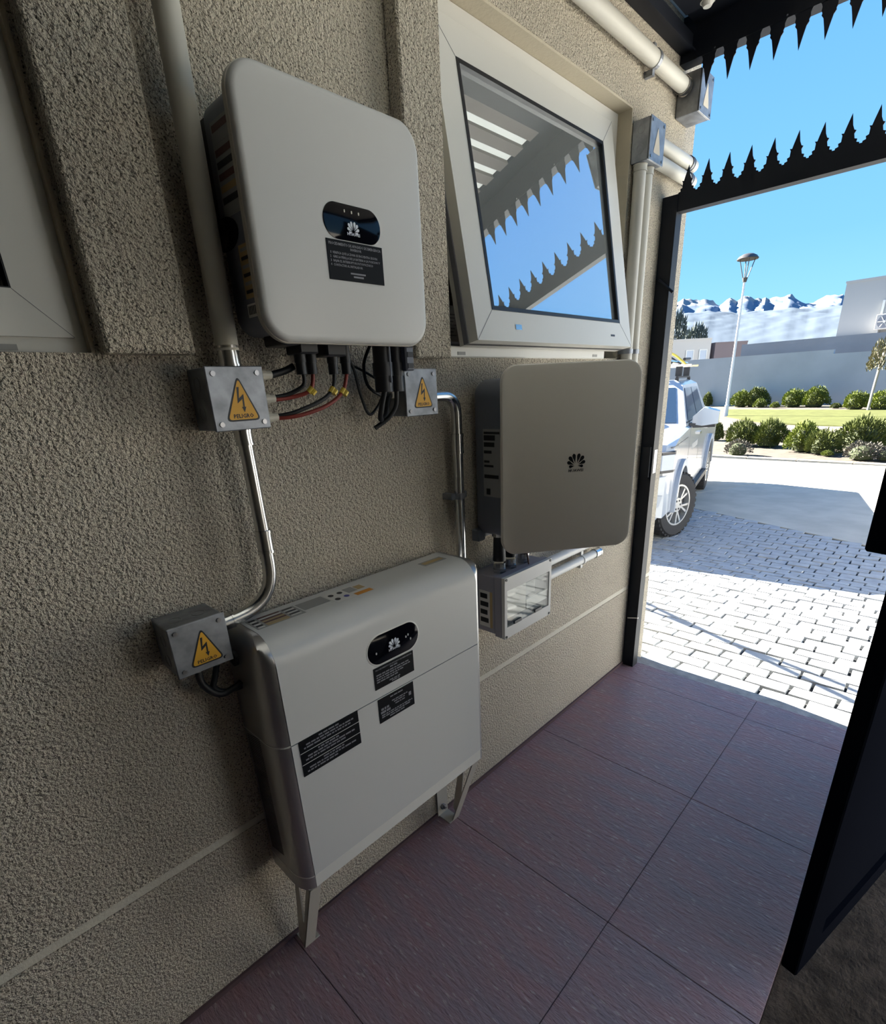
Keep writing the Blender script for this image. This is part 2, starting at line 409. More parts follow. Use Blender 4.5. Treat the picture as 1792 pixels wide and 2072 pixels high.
mk('name_badge', 'steel', sash, box, SL+.165, SL+.192, -SH+.030, -SH+.043, 0, .0015, f=sf)
mk('drain_slot', 'black', sash, box, SRr-.145, SRr-.118, -SH+.030, -SH+.036, 0, .0008, f=sf)
for s in (SL+.02, SRr-.03):
    bm = NB(); p = sf(s, -.45, -.06); cyl(bm, p, Vector((s, .10, p.z+.06)), .005, 8); obj('stay_arm', bm, 'steel', w2)

# ---------------------------------------------------------------- canopy over the passage
cp = thing('canopy', 'black steel canopy with slatted roof and hanging pointed trim over the passage', 'canopy', (1.86, -.9, 2.36))
mk('fascia_beam', 'black_steel', cp, abox, 1.845, 1.895, -2.2, -.002, 2.375, 2.50)
mk('fascia_lip', 'black_steel', cp, abox, 1.836, 1.845, -2.2, -.06, 2.372, 2.384)
mk('soffit_plate', 'black_steel', cp, abox, 1.74, 1.844, -2.2, -.042, 2.470, 2.482)
mk('wall_beam', 'black_steel', cp, abox, -4, 1.844, -.04, -.001, 2.40, 2.445)
mk('wall_beam_lip', 'black_steel', cp, abox, -4, 1.844, -.052, -.04, 2.396, 2.402)
mk('outer_beam', 'black_steel', cp, abox, -4, 1.844, -2.2, -2.14, 2.401, 2.46)
for i in range(22):
    y = -.31-i*.085
    mk('slat', 'slat_wood', cp, abox, .75, 1.739, y-.048, y, 2.466, 2.480)
mk('wall_board', 'black_steel', cp, abox, .75, 1.739, -.30, -.053, 2.452, 2.465)
mk('roof_sheet', 'polycarbonate', cp, abox, .0, 1.9, -2.2, .0-.001, 2.503, 2.507)  # unseen stretch left of the slats kept open to let sunlight in
mk('roof_sheet', 'black_steel', cp, abox, -4, -.005, -2.2, .0-.001, 2.503, 2.507, label='opaque dark roof sheet, unseen, added to dim the left of the passage')  # added out of view to hold light off the left wall
for x in (-2.4, -.03, .72): mk('cross_beam', 'black_steel', cp, abox, x, x+.05, -2.139, -.041, 2.40, 2.462)
def tooth_pts():
    P = [(.0335, 0), (.0335, -.006), (.028, -.0055), (.0225, -.010), (.0195, -.018), (.0205, -.027), (.0175, -.033), (.0185, -.038), (.0125, -.046), (.007, -.068), (.0, -.100)]
    return P+[(-u, v) for u, v in P[-2::-1]]
bm = NB(); prism(bm, tooth_pts(), lambda u, v, n: Vector((n, u, v)), -.0015, .0015); bmesh.ops.recalc_face_normals(bm, faces=bm.faces)
tm = bpy.data.meshes.new('hanging_point'); bm.to_mesh(tm); bm.free(); tm.materials.append(M['black_steel'])
for i in range(31):
    o = bpy.data.objects.new('hanging_point', tm); COL.objects.link(o); o.parent = cp; o.location = Vector((1.8405, -.102-i*.068, 2.380))-cp.location
for y in (-.12, -.33, -.54): mk('rivet', 'steel', cp, cyl, (1.8350, y, 2.378), (1.8362, y, 2.378), .003, 8)

# ---------------------------------------------------------------- gate frame and leaf
gf = thing('gateway', 'black steel gateway with a row of upright spikes on top', 'gateway', (1.83, -.02, 0))
mk('post', 'black_steel', gf, abox, 1.802, 1.852, -.058, -.002, 0, 1.980)
mk('post', 'black_steel', gf, abox, 1.802, 1.852, -1.33, -1.28, -.012, 1.98)
mk('top_rail', 'black_steel', gf, abox, 1.806, 1.848, -1.279, -.059, 1.925, 1.980)
sp = [(.030, 0), (.030, .004), (.022, .006), (.024, .012), (.017, .014), (.0165, .026), (.020, .031), (.0135, .030), (.010, .040), (.0, .066),
      (-.006, .042), (-.0115, .032), (-.017, .030), (-.013, .024), (-.016, .014), (-.023, .012), (-.022, .006), (-.030, .004), (-.030, 0)]
bm = NB(); prism(bm, [(u, v*1.25) for u, v in sp], lambda u, v, n: Vector((n, u, v)), -.0015, .0015); bmesh.ops.recalc_face_normals(bm, faces=bm.faces)
sm_ = bpy.data.meshes.new('spike'); bm.to_mesh(sm_); bm.free(); sm_.materials.append(M['black_steel'])
for i in range(18):
    o = bpy.data.objects.new('spike', sm_); COL.objects.link(o); o.parent = gf; o.location = Vector((1.810, -.085-i*.0675, 1.9795))-gf.location
mk('strike_plate', 'screw', gf, abox, 1.812, 1.842, -.0595, -.058, .965, 1.065)
mk('strike_box', 'black_steel', gf, abox, 1.79, 1.802, -.05, -.012, .95, 1.08)
mk('hinge_pin', 'steel', gf, lambda bm: tube(bm, [(1.80, -.012, .262), (1.795, -.03, .268), (1.80, -.063, .274)], .004, 8))
mk('hinge_pin', 'black_steel', gf, lambda bm: cyl(bm, (1.79, -.02, 1.71), (1.80, -.075, 1.66), .005, 8))
LO = Vector((.648, -.983, .02)); LE = (Vector((1.78, -1.255, 0))-Vector((.648, -.983, 0))).normalized(); LN = Vector((-LE.y, LE.x, 0))*1.0
lf_ = frame(LO, LE, (0, 0, 1), LN)
gl = thing('gate_leaf', 'black steel gate leaf standing open at the right edge', 'gate', LO)
L_ = 1.16
mk('stile', 'gate_black', gl, box, 0, .10, 0, 1.86, -.017, .017, lf_, b=.003)
mk('stile', 'gate_black', gl, box, L_-.06, L_, 0, 1.86, -.017, .017, lf_, b=.003)
mk('bottom_rail', 'gate_black', gl, box, .1005, L_-.061, 0, .06, -.015, .015, lf_)
mk('top_rail', 'gate_black', gl, box, .1005, L_-.061, 1.80, 1.86, -.015, .015, lf_)
mk('sheet', 'gate_black', gl, box, .1005, L_-.061, .0605, 1.7995, -.004, .004, lf_)
lk = mk('lock_box', 'gate_black', gl, box, .0, .09, 1.03, 1.20, .0175, .062, lf_, b=.004)
mk('keyhole', 'steel', lk, lambda bm: cyl(bm, lf_(.045, 1.10, .062), lf_(.045, 1.10, .064), .008, 10))
# ================================================================ EQUIPMENT ON THE WALL
# ---------------------------------------------------------------- upper inverter
iv = thing('solar_inverter', 'off-white square inverter with black oval display hanging highest on the wall', 'inverter', (.1825, 0, 1.437))
mk('wall_bracket', 'black', iv, box, .03, .335, 1.60, 1.775, .0005, .026)
hz = mk('housing', 'housing', iv, lambda bm: rplate(bm, .018, .347, 1.455, 1.788, .03, [(.012, .024), (0, .04), (0, .1435)]), smooth=True)
cv = mk('front_cover', 'white_panel', iv, lambda bm: rplate(bm, .0, .365, 1.437, 1.802, .047, [(.006, .143), (0, .146), (0, .157), (.0015, .162), (.005, .165), (.010, .166)], n=14), smooth=True)
mk('cover_edge', 'cream_edge', cv, lambda bm: rplate(bm, -.0012, .3662, 1.4358, 1.8032, .048, [(.004, .144), (0, .146), (0, .155), (.002, .156)], n=14), smooth=True)
lside = lambda x: (lambda u, v, n: Vector((x-n, -u, v)))    # on a face that looks along -X
sl_ = lside(.018)
mk('handle_recess', 'black_gloss', hz, lambda bm: prism(bm, [(.05+.044*math.cos(t*.2618), 1.607+.024*math.sin(t*.2618)) for t in range(24)], sl_, 0, .0008))
mk('rating_label', 'paper_grey', hz, box, .058, .136, 1.628, 1.752, 0, .0006, sl_)
for i, c in enumerate(('brown_ink', 'paper_grey', 'brown_ink', 'ink', 'brown_ink', 'tan_ink', 'ink')):
    mk('print_bar', c, hz, box, .062, .132, 1.738-i*.0155, 1.747-i*.0155, .0007, .0010, sl_)
mk('warning_label', 'tan_ink', hz, box, .085, .136, 1.508, 1.585, 0, .0006, sl_)
for i in range(6): mk('print_bar', 'ink' if i % 2 else 'paper_grey', hz, box, .090, .132-.006*(i % 3), 1.575-i*.012, 1.580-i*.012, .0007, .0010, sl_)
mk('barcode_label', 'paper', hz, box, .084, .136, 1.480, 1.500, 0, .0006, sl_)
for i in range(9): mk('print_bar', 'ink', hz, box, .088+i*.0052, .0905+i*.0052, 1.484, 1.497, .0007, .0010, sl_)
dp = mk('display_window', 'black_gloss', iv, lambda bm: rplate(bm, .133, .255, 1.598, 1.651, .0262, [(0, .1655), (0, .1666), (.0012, .1670)], n=12), smooth=True)
mk('logo', 'logo_white', dp, petals, .1935, 1.6145, .0285, wf, .1671)
text_obj('lettering', [('HUAWEI', .1935, 1.6065, .0062, 'CENTER', .027)], 'logo_white', dp, wf, .1673)
for x in (.178, .193, .208): mk('indicator_light', 'gland', dp, lambda bm: prism(bm, rrect(x-.0012, x+.0012, 1.6385, 1.643, .001, 2), wf, .1671, .1674))
lb = mk('instruction_label', 'label_black', iv, box, .134, .255, 1.5365, 1.5965, .1661, .1672)
text_obj('lettering', [
    ('PROCEDIMIENTO DE APAGADO DE EMERGENCIA', .138, 1.5885, .0058, 'LEFT', .113), ('INVERSOR', .1945, 1.5830, .0052, 'CENTER', .024),
    ('1', .139, 1.5755, .005, 'LEFT', .0012), ('VERIFICA QUE LA ZONA SE ENCUENTRA SEGURA', .1445, 1.5755, .005, 'LEFT', .098),
    ('2', .139, 1.5695, .005, 'LEFT', .0022), ("GIRE LA PERILLA DE LA BATERIA A LA POSICION '0'", .1445, 1.5695, .005, 'LEFT', .103),
    ('3', .139, 1.5635, .005, 'LEFT', .0022), ('BAJAR EL INTERRUPTOR FOTOVOLTAICO', .1445, 1.5635, .005, 'LEFT', .086),
    ('4', .139, 1.5575, .005, 'LEFT', .0022), ('CONTACTAR AL INSTALADOR', .1445, 1.5575, .005, 'LEFT', .062)], 'label_text', lb, wf, .1675)
mk('contact_line', 'label_text', lb, box, .179, .212, 1.5475, 1.5500, .1673, .1675)
mk('contact_line', 'label_text', lb, box, .185, .207, 1.5425, 1.5452, .1673, .1675)
# plugs and switch below it
def plug(name, m, x, d, z0, z1, r, r2=None):
    bm = NB(); cyl(bm, wf(x, z1, d), wf(x, z0, d), r, 14); 
    if r2: cyl(bm, wf(x, z0+(z1-z0)*.55, d), wf(x, z0+(z1-z0)*.30, d), r2, 14)
    return obj(name, bm, m, iv, True)
for x, zt in ((.105, 1.390), (.128, 1.390), (.177, 1.389), (.208, 1.389)):
    plug('solar_plug', 'black', x, .085, zt, 1.457, .0095, .0108)
mk('plug_block', 'black', iv, box, .092, .132, 1.424, 1.456, .06, .11, b=.003)
mk('plug_block', 'black', iv, box, .150, .195, 1.420, 1.456, .06, .11, b=.003)
mk('vent_cap', 'black', iv, box, .055, .090, 1.437, 1.456, .05, .12, b=.004)
plug('ac_plug', 'black', .297, .092, 1.352, 1.457, .019, .0215)
mk('ac_plug_rib', 'housing', iv, lambda bm: cyl(bm, wf(.301, 1.37, .1115), wf(.301, 1.45, .1115), .003, 8))
plug('communication_plug', 'black', .337, .085, 1.352, 1.457, .018, .0205)
mk('antenna_dongle', 'housing', iv, box, .342, .366, 1.392, 1.456, .085, .118, b=.003)
for z in (1.442, 1.424, 1.402): mk('dongle_key', 'black', iv, box, .346, .362, z-.005, z+.005, .1181, .1195)

# ---------------------------------------------------------------- warning junction boxes
def tri_sticker(parent, cu, v0, w, h, f, n, m='warn_yellow', words=True):
    def rt(k, r):   # rounded triangle shrunk by k
        A = [(cu-w/2+k*1.6, v0+k), (cu+w/2-k*1.6, v0+k), (cu, v0+h-k*2.0)]; P = []
        for i in range(3):
            a, b, c = Vector(A[i-1]), Vector(A[i]), Vector(A[(i+1) % 3])
            p, q = b+(a-b).normalized()*r, b+(c-b).normalized()*r
            for j in range(5):
                t = j/4; s = (1-t)**2*p+2*t*(1-t)*b+t*t*q; P.append((s.x, s.y))
        return P
    s = mk('warning_sticker', 'ink' if words else 'galv', parent, prism, rt(0, .012*w/.07), f, n, n+.0005)
    mk('yellow_field' if words else 'sticker_field', m, s, prism, rt(.0030*w/.07, .008*w/.07), f, n+.0006, n+.0009)
    bx = [(-.085, .74), (-.135, .39), (.045, .485), (.035, .31), (-.01, .31), (.06, .19), (.13, .31), (.085, .31), (.105, .59), (-.065, .50), (-.01, .74)]
    if words:
        mk('lightning_bolt', 'ink', s, prism, [(cu+a*w*.82, v0+b*h) for a, b in bx], f, n+.0010, n+.0012)
        text_obj('lettering', [('PELIGRO', cu, v0+h*.072, h*.125, 'CENTER', w*.56)], 'ink', s, f, n+.0012)
    return s
def jbox(label, x0, x1, z0, z1, d, knock, glands=(), st=None, m='galv', words=True, loc=None):
    t = thing('junction_box', label, 'junction box', wf((x0+x1)/2, z0, 0), 'galvanised junction boxes with warning stickers')
    b = mk('body', m, t, box, x0, x1, z0, z1, .0005, d-.004, b=.003)
    l = mk('lid', m, t, box, x0-.0015, x1+.0015, z0-.0015, z1+.0015, d-.0038, d, b=.0015)
    for sx in (x0+.011, x1-.011):
        for sz in (z0+.010, z1-.010):
            s = mk('lid_screw', 'screw', l, lambda bm: cyl(bm, wf(sx, sz, d), wf(sx, sz, d+.0022), .0044, 12))
    for side, a, c in knock:
        if side == 'L': f = lside(x0)
        elif side == 'T': f = lambda u, v, n: Vector((v, -u, z1+n))
        R_ = .0125
        bm = NB(); P = [(math.cos(k*.3927), math.sin(k*.3927)) for k in range(16)]
        for k in range(16):
            p, q = P[k], P[(k+1) % 16]; prism(bm, [(a+p[0]*R_, c+p[1]*R_), (a+q[0]*R_, c+q[1]*R_), (a+q[0]*R_*.88, c+q[1]*R_*.88), (a+p[0]*R_*.88, c+p[1]*R_*.88)], f, 0, .0007)
        obj('knockout', bm, 'screw', b)
    for p, q in glands:
        g = mk('cable_gland', 'gland', t, lambda bm: (cyl(bm, p, Vector(p).lerp(Vector(q), .55), .0095, 12), cyl(bm, Vector(p).lerp(Vector(q), .5), q, .0075, 12)))
    if st: tri_sticker(t, st[0], st[1], st[2], st[3], wf, d, 'warn_yellow' if words else 'warn_pale', words)
    return t
jb1 = jbox('large galvanised junction box with yellow danger triangle, left below the upper inverter', -.074, .027, 1.302, 1.404, .08,
     [('L', .036, 1.378), ('L', .036, 1.330)], [(wf(.027, 1.391, .062), wf(.053, 1.391, .062)), (wf(.027, 1.350, .062), wf(.053, 1.350, .062)), (wf(.027, 1.317, .062), wf(.053, 1.317, .062))], (-.0215, 1.3155, .066, .076))
jb2 = jbox('narrow galvanised junction box with danger triangle, right below the upper inverter', .374, .474, 1.2975, 1.397, .075,
     [], [(wf(.374, 1.345, .04), wf(.358, 1.345, .04))], (.427, 1.3135, .064, .072))
jb3 = jbox('galvanised junction box with danger triangle, at the left top corner of the floor unit', -.232, -.132, .886, .982, .085,
     [('T', .045, -.205), ('T', .045, -.162), ('L', .045, .95), ('L', .045, .91)], [(wf(-.187, .886, .045), wf(-.187, .868, .045)), (wf(-.150, .886, .045), wf(-.150, .868, .045))], (-.178, .897, .064, .072))
jb4 = jbox('grey junction box with pale triangle sticker, right of the tilted window', 1.525, 1.632, 2.025, 2.140, .065,
     [('L', .032, 2.112), ('L', .032, 2.060)], [], (1.578, 2.045, .060, .078), words=False)
jb5 = jbox('grey junction box with pale triangle sticker, highest, at the wall corner under the canopy', 1.845, 1.955, 2.225, 2.345, .085,
     [('L', .030, 2.318)], [], (1.90, 2.245, .060, .078), words=False)

# ---------------------------------------------------------------- conduits
def conduit(name, label, P, r, m, fil=None, couple=(), grp='conduits', parts=()):
    t = thing(name, label, 'conduit', P[0])
    bm = NB(); tube(bm, fillet(P, fil) if fil and len(P) > 2 else P, r, 18); obj('pipe', bm, m, t, True)
    for a, b, rr, mm in couple:
        c = mk('coupling', mm, t, lambda bm: (cyl(bm, a, b, rr, 16), cyl(bm, a, Vector(a).lerp(Vector(b), .12), rr*1.07, 16), cyl(bm, Vector(a).lerp(Vector(b), .88), b, rr*1.07, 16)), smooth=True)
    return t
def strap(t, x, z, d, r, along='v', m='galv', fl=.016):
    bm = NB(); h = .008
    for i in range(10):
        a0, a1 = math.pi*i/10, math.pi*(i+1)/10
        q = [(math.cos(a)*rr, math.sin(a)*rr) for a in (a0, a1) for rr in (r, r+.002)]
        if along == 'v': f = lambda p, n: wf(x+p[0], z+n, d+p[1])
        else: f = lambda p, n: wf(x+n, z+p[0], d+p[1])
        loft(bm, [[f(q[0], -h), f(q[1], -h), f(q[3], -h), f(q[2], -h)], [f(q[0], h), f(q[1], h), f(q[3], h), f(q[2], h)]])
    for s in (-1, 1):
        if along == 'v': box(bm, x+s*(r+.001)-(fl if s < 0 else 0), x+s*(r+.001)+(fl if s > 0 else 0), z-h, z+h, .0008, d)
        else: box(bm, x-h, x+h, z+s*(r+.001)-(.016 if s < 0 else 0), z+s*(r+.001)+(.016 if s > 0 else 0), .0008, d)
    return obj('strap', bm, m, t)
conduit('plastic_conduit', 'thick cream plastic conduit rising from the junction box left of the upper inverter', [wf(-.0125, 1.432, .045), wf(-.0108, 2.394, .045)], .0195, 'pvc',
        couple=[(wf(-.0125, 1.406, .045), wf(-.0125, 1.440, .045), .0185, 'steel')])
c1 = conduit('steel_conduit', 'shiny steel conduit bending from the upper left box down to the lower box', [wf(-.011, 1.3015, .045), wf(-.006, .955, .045), wf(-.1315, .945, .045)], .0135, 'steel', .085,
        couple=[(wf(-.0075, 1.062, .045), wf(-.0072, 1.108, .045), .0158, 'steel'), (wf(-.0105, 1.272, .045), wf(-.011, 1.300, .045), .0160, 'steel'), (wf(-.102, .9473, .045), wf(-.129, .9452, .045), .0160, 'steel')])
c2 = conduit('steel_conduit', 'steel conduit curving from the right junction box down behind the floor unit', [wf(.4755, 1.338, .035), wf(.583, 1.336, .035), wf(.583, .80, .035)], .0140, 'steel', .05,
        couple=[(wf(.583, 1.19, .035), wf(.583, 1.240, .035), .0162, 'steel')])
strap(c2, .583, 1.075, .035, .0142)
c3 = conduit('grey_conduit', 'pale grey plastic conduit running right from the breaker box, upper of the pair', [wf(.905, .762, .04), wf(1.50, .762, .04)], .0165, 'pvc_grey')
c4 = conduit('grey_conduit', 'pale grey plastic conduit running right from the breaker box, lower of the pair', [wf(.905, .708, .04), wf(1.395, .708, .04), ], .0165, 'pvc_grey',
        couple=[(wf(1.36, .708, .04), wf(1.40, .708, .04), .0185, 'steel')])
strap(c4, 1.27, .708, .04, .0167, 'h', 'pvc_grey')
c5 = conduit('plastic_conduit', 'cream plastic conduit high on the wall leading to the corner box', [wf(.63, 2.305, -.02), wf(.63, 2.305, .03), wf(1.842, 2.305, .03)], .0235, 'pvc', .03,
        couple=[(wf(1.815, 2.305, .03), wf(1.842, 2.305, .03), .0255, 'steel')])
strap(c5, 1.585, 2.305, .03, .0238, 'h'); strap(c5, .75, 2.305, .03, .0238, 'h')
for i, (x, lab) in enumerate(((1.552, 'left'), (1.604, 'right'))):
    c = conduit('plastic_conduit', 'vertical cream conduit right of the tilted window, %s of two' % lab, [wf(x, 1.05, .024), wf(x, 2.024, .024)], .0205, 'pvc', couple=[(wf(x, 2.004, .024), wf(x, 2.024, .024), .0222, 'pvc')])
    strap(c, x, 1.452, .024, .0208, fl=.002)
for z, lab in ((2.106, 'upper'), (2.056, 'lower')):
    c = conduit('plastic_conduit', 'short cream conduit from the grey box to the wall corner, %s of two' % lab, [wf(1.6335, z, .03), wf(1.985, z, .03)], .0205, 'pvc',
        couple=[(wf(1.93, z, .03), wf(1.95, z, .03), .0225, 'galv')])

# ---------------------------------------------------------------- cables under the inverter
def cable(name, label, P, r, m, grp=None, tags=()):
    t = thing(name, label, 'cable', P[0], grp); bm = NB(); Q = smooth_path(P); tube(bm, Q, r, 10); obj('sheath', bm, m, t, True)
    for a in tags:
        i = int(a*(len(Q)-1)); p = Q[i]; d = (Q[min(i+1, len(Q)-1)]-Q[i-1]).normalized()
        bm = NB(); cyl(bm, p-d*.006, p+d*.006, r*1.5, 10); s = d.orthogonal(); e_ = p+Vector((.004, -.004, -.004)); cyl(bm, e_-d*.005, e_+d*.005, r*1.3, 8); obj('marker_tag', bm, 'yellow_tag', t)
    return t
cable('cable', 'thick black cable from the top gland of the left junction box to the inverter plugs', [wf(.052, 1.391, .062), wf(.080, 1.397, .064), wf(.099, 1.405, .07)], .0062, 'cable')
cable('cable', 'black cable curving from the left-most inverter plug to the middle gland', [wf(.052, 1.352, .062), wf(.081, 1.357, .07), wf(.106, 1.371, .083), wf(.108, 1.392, .085)], .0038, 'cable')
cable('cable', 'short red cable with yellow marker from the middle gland to the inverter', [wf(.052, 1.348, .064), wf(.086, 1.351, .07), wf(.120, 1.362, .083), wf(.129, 1.392, .085)], .0038, 'red_cable', tags=(.72,))
cable('cable', 'long black cable with yellow marker from the lowest gland to the inverter', [wf(.052, 1.319, .062), wf(.085, 1.324, .075), wf(.142, 1.343, .085), wf(.170, 1.364, .086), wf(.178, 1.391, .085)], .0038, 'cable', tags=(.73,))
cable('cable', 'long red cable with yellow marker sweeping lowest from the bottom gland', [wf(.052, 1.315, .064), wf(.095, 1.318, .078), wf(.152, 1.333, .087), wf(.192, 1.357, .087), wf(.208, 1.391, .085)], .0038, 'red_cable', tags=(.76,))
cable('cable', 'thin black cable drooping in a loop right of the red cable', [wf(.222, 1.440, .06), wf(.245, 1.400, .06), wf(.256, 1.352, .06), wf(.274, 1.309, .06), wf(.300, 1.322, .06), wf(.312, 1.350, .07)], .0032, 'cable')
cable('cable', 'thin black cable bowing left beside the alternating-current plug', [wf(.305, 1.450, .05), wf(.281, 1.410, .05), wf(.286, 1.368, .05), wf(.322, 1.347, .045), wf(.358, 1.346, .04)], .0034, 'cable')
cable('cable', 'thin black cable crossing diagonally behind the plugs', [wf(.215, 1.446, .045), wf(.235, 1.418, .045), wf(.30, 1.388, .045), wf(.33, 1.37, .05)], .0026, 'cable')
cable('cable', 'thick black cable hooking under the alternating-current plug into the right box', [wf(.297, 1.354, .092), wf(.294, 1.318, .08), wf(.302, 1.296, .065), wf(.330, 1.302, .05), wf(.350, 1.336, .04), wf(.359, 1.345, .04)], .0058, 'cable')
cable('cable', 'thick black cable hanging from the communication plug', [wf(.337, 1.354, .085), wf(.338, 1.322, .078), wf(.324, 1.300, .07), wf(.306, 1.286, .06), wf(.292, 1.278, .055)], .0052, 'cable')
cable('cable', 'black cable looping from the lower left box towards the floor unit, outer', [wf(-.187, .869, .045), wf(-.185, .838, .048), wf(-.160, .806, .05), wf(-.128, .806, .05), wf(-.1125, .812, .05)], .0070, 'cable')
cable('cable', 'black cable looping from the lower left box towards the floor unit, inner', [wf(-.150, .869, .045), wf(-.160, .842, .046), wf(-.166, .822, .046), wf(-.145, .803, .046), wf(-.1125, .800, .046)], .0058, 'cable')

# ---------------------------------------------------------------- battery cabinet
bt = thing('battery_cabinet', 'tall white floor-standing battery cabinet with silver sides and black oval display', 'battery', (.212, -.08, 0))
B0, B1, BD, BL, BR = .322, .926, .155, -.113, .537
SEAM = .684
def side_prof(x_out, x_in, dmax):   # plan outline of one silver cheek
    s = 1 if x_in > x_out else -1; P = [(x_in, .012), (x_out, .012), (x_out, dmax-.056)]
    for i in range(1, 9):
        a = math.pi/2*i/8; P.append((x_out+s*.030*(1-math.cos(a)), dmax-.056+.054*math.sin(a)))
    P.append((x_in, dmax-.002)); return P
def front_top(d, z):   # white skin profile: front, rounded over to a flat top
    P = [(d, z)]
    for i in range(0, 11):
        a = math.pi/2*i/10; P.append((d-.062*(1-math.cos(a)), B1-.062+.062*math.sin(a)))
    P.append((.012, B1)); return P
def white_upper(bm):
    P = front_top(BD, SEAM+.0012)+[(.012, SEAM+.0012)]
    loft(bm, [[wf(x, z, d) for d, z in P] for x in (-.082, .506)])
up = mk('upper_cover', 'white_panel', bt, white_upper, smooth=True)
lo = mk('lower_cover', 'white_panel', bt, box, -.082, .506, B0+.0012, SEAM-.0012, .012, BD)
mk('seam', 'groove', bt, box, -.081, .505, SEAM-.0011, SEAM+.0011, .013, BD-.003)
base = mk('base_plinth', 'upvc', bt, box, -.082, .506, .288, B0-.0005, .012, BD-.001)
mk('seam', 'upvc', base, box, -.081, .505, B0-.0008, B0+.0012, .013, BD+.0003)
for nm, xo, xi in (('left', BL, -.0822), ('right', BR, .5062)):
    def cheek(bm, z0, z1, rounded):
        P = side_prof(xo, xi, BD)
        loops = [[wf(x, z0, d) for x, d in P]]
        if rounded:
            for i in range(0, 9):
                a = math.pi/2*i/8; k = .058*(1-math.cos(a)); zz = z1-.055+.055*math.sin(a)
                s = 1 if xi > xo else -1; ins = .022*(1-math.cos(a))
                loops.append([wf((max(x, min(xo+s*ins, xi)) if s > 0 else min(x, max(xo+s*ins, xi))), zz, min(d, max(BD-.002-k, .013))) for x, d in P])
        else: loops.append([wf(x, z1, d) for x, d in P])
        loft(bm, loops)
    a = mk('side_cheek', 'silver', bt, cheek, SEAM+.002, B1-.001, True, smooth=True)
    b = mk('side_cheek', 'silver', bt, cheek, B0+.001, SEAM-.002, False, smooth=True)
    c = mk('side_cheek', 'silver', bt, cheek, .284, B0-.002, False, smooth=True)
    for z in (SEAM, B0): mk('trim_line', 'upvc', b, lambda bm: loft(bm, [[wf(x, zz, d) for x, d in side_prof(xo-(.0004 if nm == 'left' else -.0004), xi, BD+.0004)] for zz in (z-.0018, z+.0012)]))
    if nm == 'left':
        f = lside(BL)
        for i in range(66):
            z = .345+i*.005
            mk('vent_slot', 'black', b, lambda bm: prism(bm, [(.022, z), (.080, z+.012), (.080, z+.0135), (.022, z+.0015)], f, 0, .0006))
        mk('side_badge', 'steel', b, box, .016, .020, .560, .572, 0, .001, f)
        mk('power_switch', 'black', a, lambda bm: prism(bm, [(.045+.018*math.cos(t*.3927), .868+.018*math.sin(t*.3927)) for t in range(16)], f, 0, .006))
mk('back_plate', 'silver', bt, box, -.10, .525, .30, .90, .0015, .0115)
bp_ = mk('display_window', 'black_gloss', bt, lambda bm: rplate(bm, .131, .286, .770, .842, .0358, [(0, BD-.001), (0, BD+.0010), (.0012, BD+.0014)], n=12), smooth=True)
mk('display_rim', 'upvc', bt, lambda bm: rplate(bm, .128, .289, .767, .845, .0388, [(0, BD-.001), (0, BD+.0006), (.001, BD+.0009)], n=12), smooth=True)
mk('logo', 'logo_white', bp_, petals, .2085, .8015, .038, wf, BD+.0015)
text_obj('lettering', [('HUAWEI', .2085, .7905, .0078, 'CENTER', .034)], 'logo_white', bp_, wf, BD+.0018)
for x, z in ((.155, .800), (.246, .808), (.253, .811), (.260, .798)): mk('indicator_light', 'paper_grey', bp_, lambda bm: prism(bm, rrect(x-.002, x+.002, z-.003, z+.003, .0015, 2), wf, BD+.0015, BD+.0017))
def blabel(x0, x1, z0, z1, lines):
    l = mk('instruction_label', 'label_black', bt, box, x0, x1, z0, z1, BD+.0002, BD+.0014)
    text_obj('lettering', lines, 'label_text', l, wf, BD+.0017); return l
def print_lines(l, rows):
    bm = NB(); rr = random.Random(11)
    for x0, x1, z, h in rows:
        x = x0
        while x < x1-.003:
            w_ = min(rr.uniform(.004, .016), x1-x); box(bm, x, x+w_, z, z+h, BD+.0015, BD+.0017); x += w_+.0022
    obj('print_lines', bm, 'label_text', l)
l1 = blabel(.142, .264, .7085, .7645, [('PROCEDIMIENTO DE APAGADO DE EMERGENCIA', .203, .7565, .0052, 'CENTER', .112)])
print_lines(l1, [(.190, .217, .7505, .0030), (.148, .248, .7430, .0030), (.148, .252, .7370, .0030), (.148, .232, .7310, .0030), (.148, .212, .7250, .0030), (.185, .222, .7165, .0028), (.192, .216, .7120, .0026)])
l2 = blabel(.145, .257, .6155, .6805, [])
print_lines(l2, [(.182, .222, .6715, .0034), (.186, .236, .6590, .0030), (.192, .228, .6535, .0030), (.152, .176, .6480, .0060), (.196, .226, .6470, .0030), (.150, .182, .6395, .0060), (.152, .250, .6330, .0032), (.152, .244, .6275, .0032), (.176, .226, .6215, .0030), (.240, .252, .6480, .0100)])
l3 = blabel(-.066, .086, .5965, .6845, [])
print_lines(l3, sum([[(-.018+q, .036+q, .6765-k_*.0294, .0036), (-.050, .072, .6695-k_*.0294, .0036), (-.056, .066-.02*k_, .6625-k_*.0294, .0036)] for k_, q in ((0, 0), (1, -.006), (2, .004))], []))
for z in (.6550, .6258): mk('divider_line', 'paper', l3, box, -.066, .086, z-.0006, z+.0006, BD+.00145, BD+.0018)
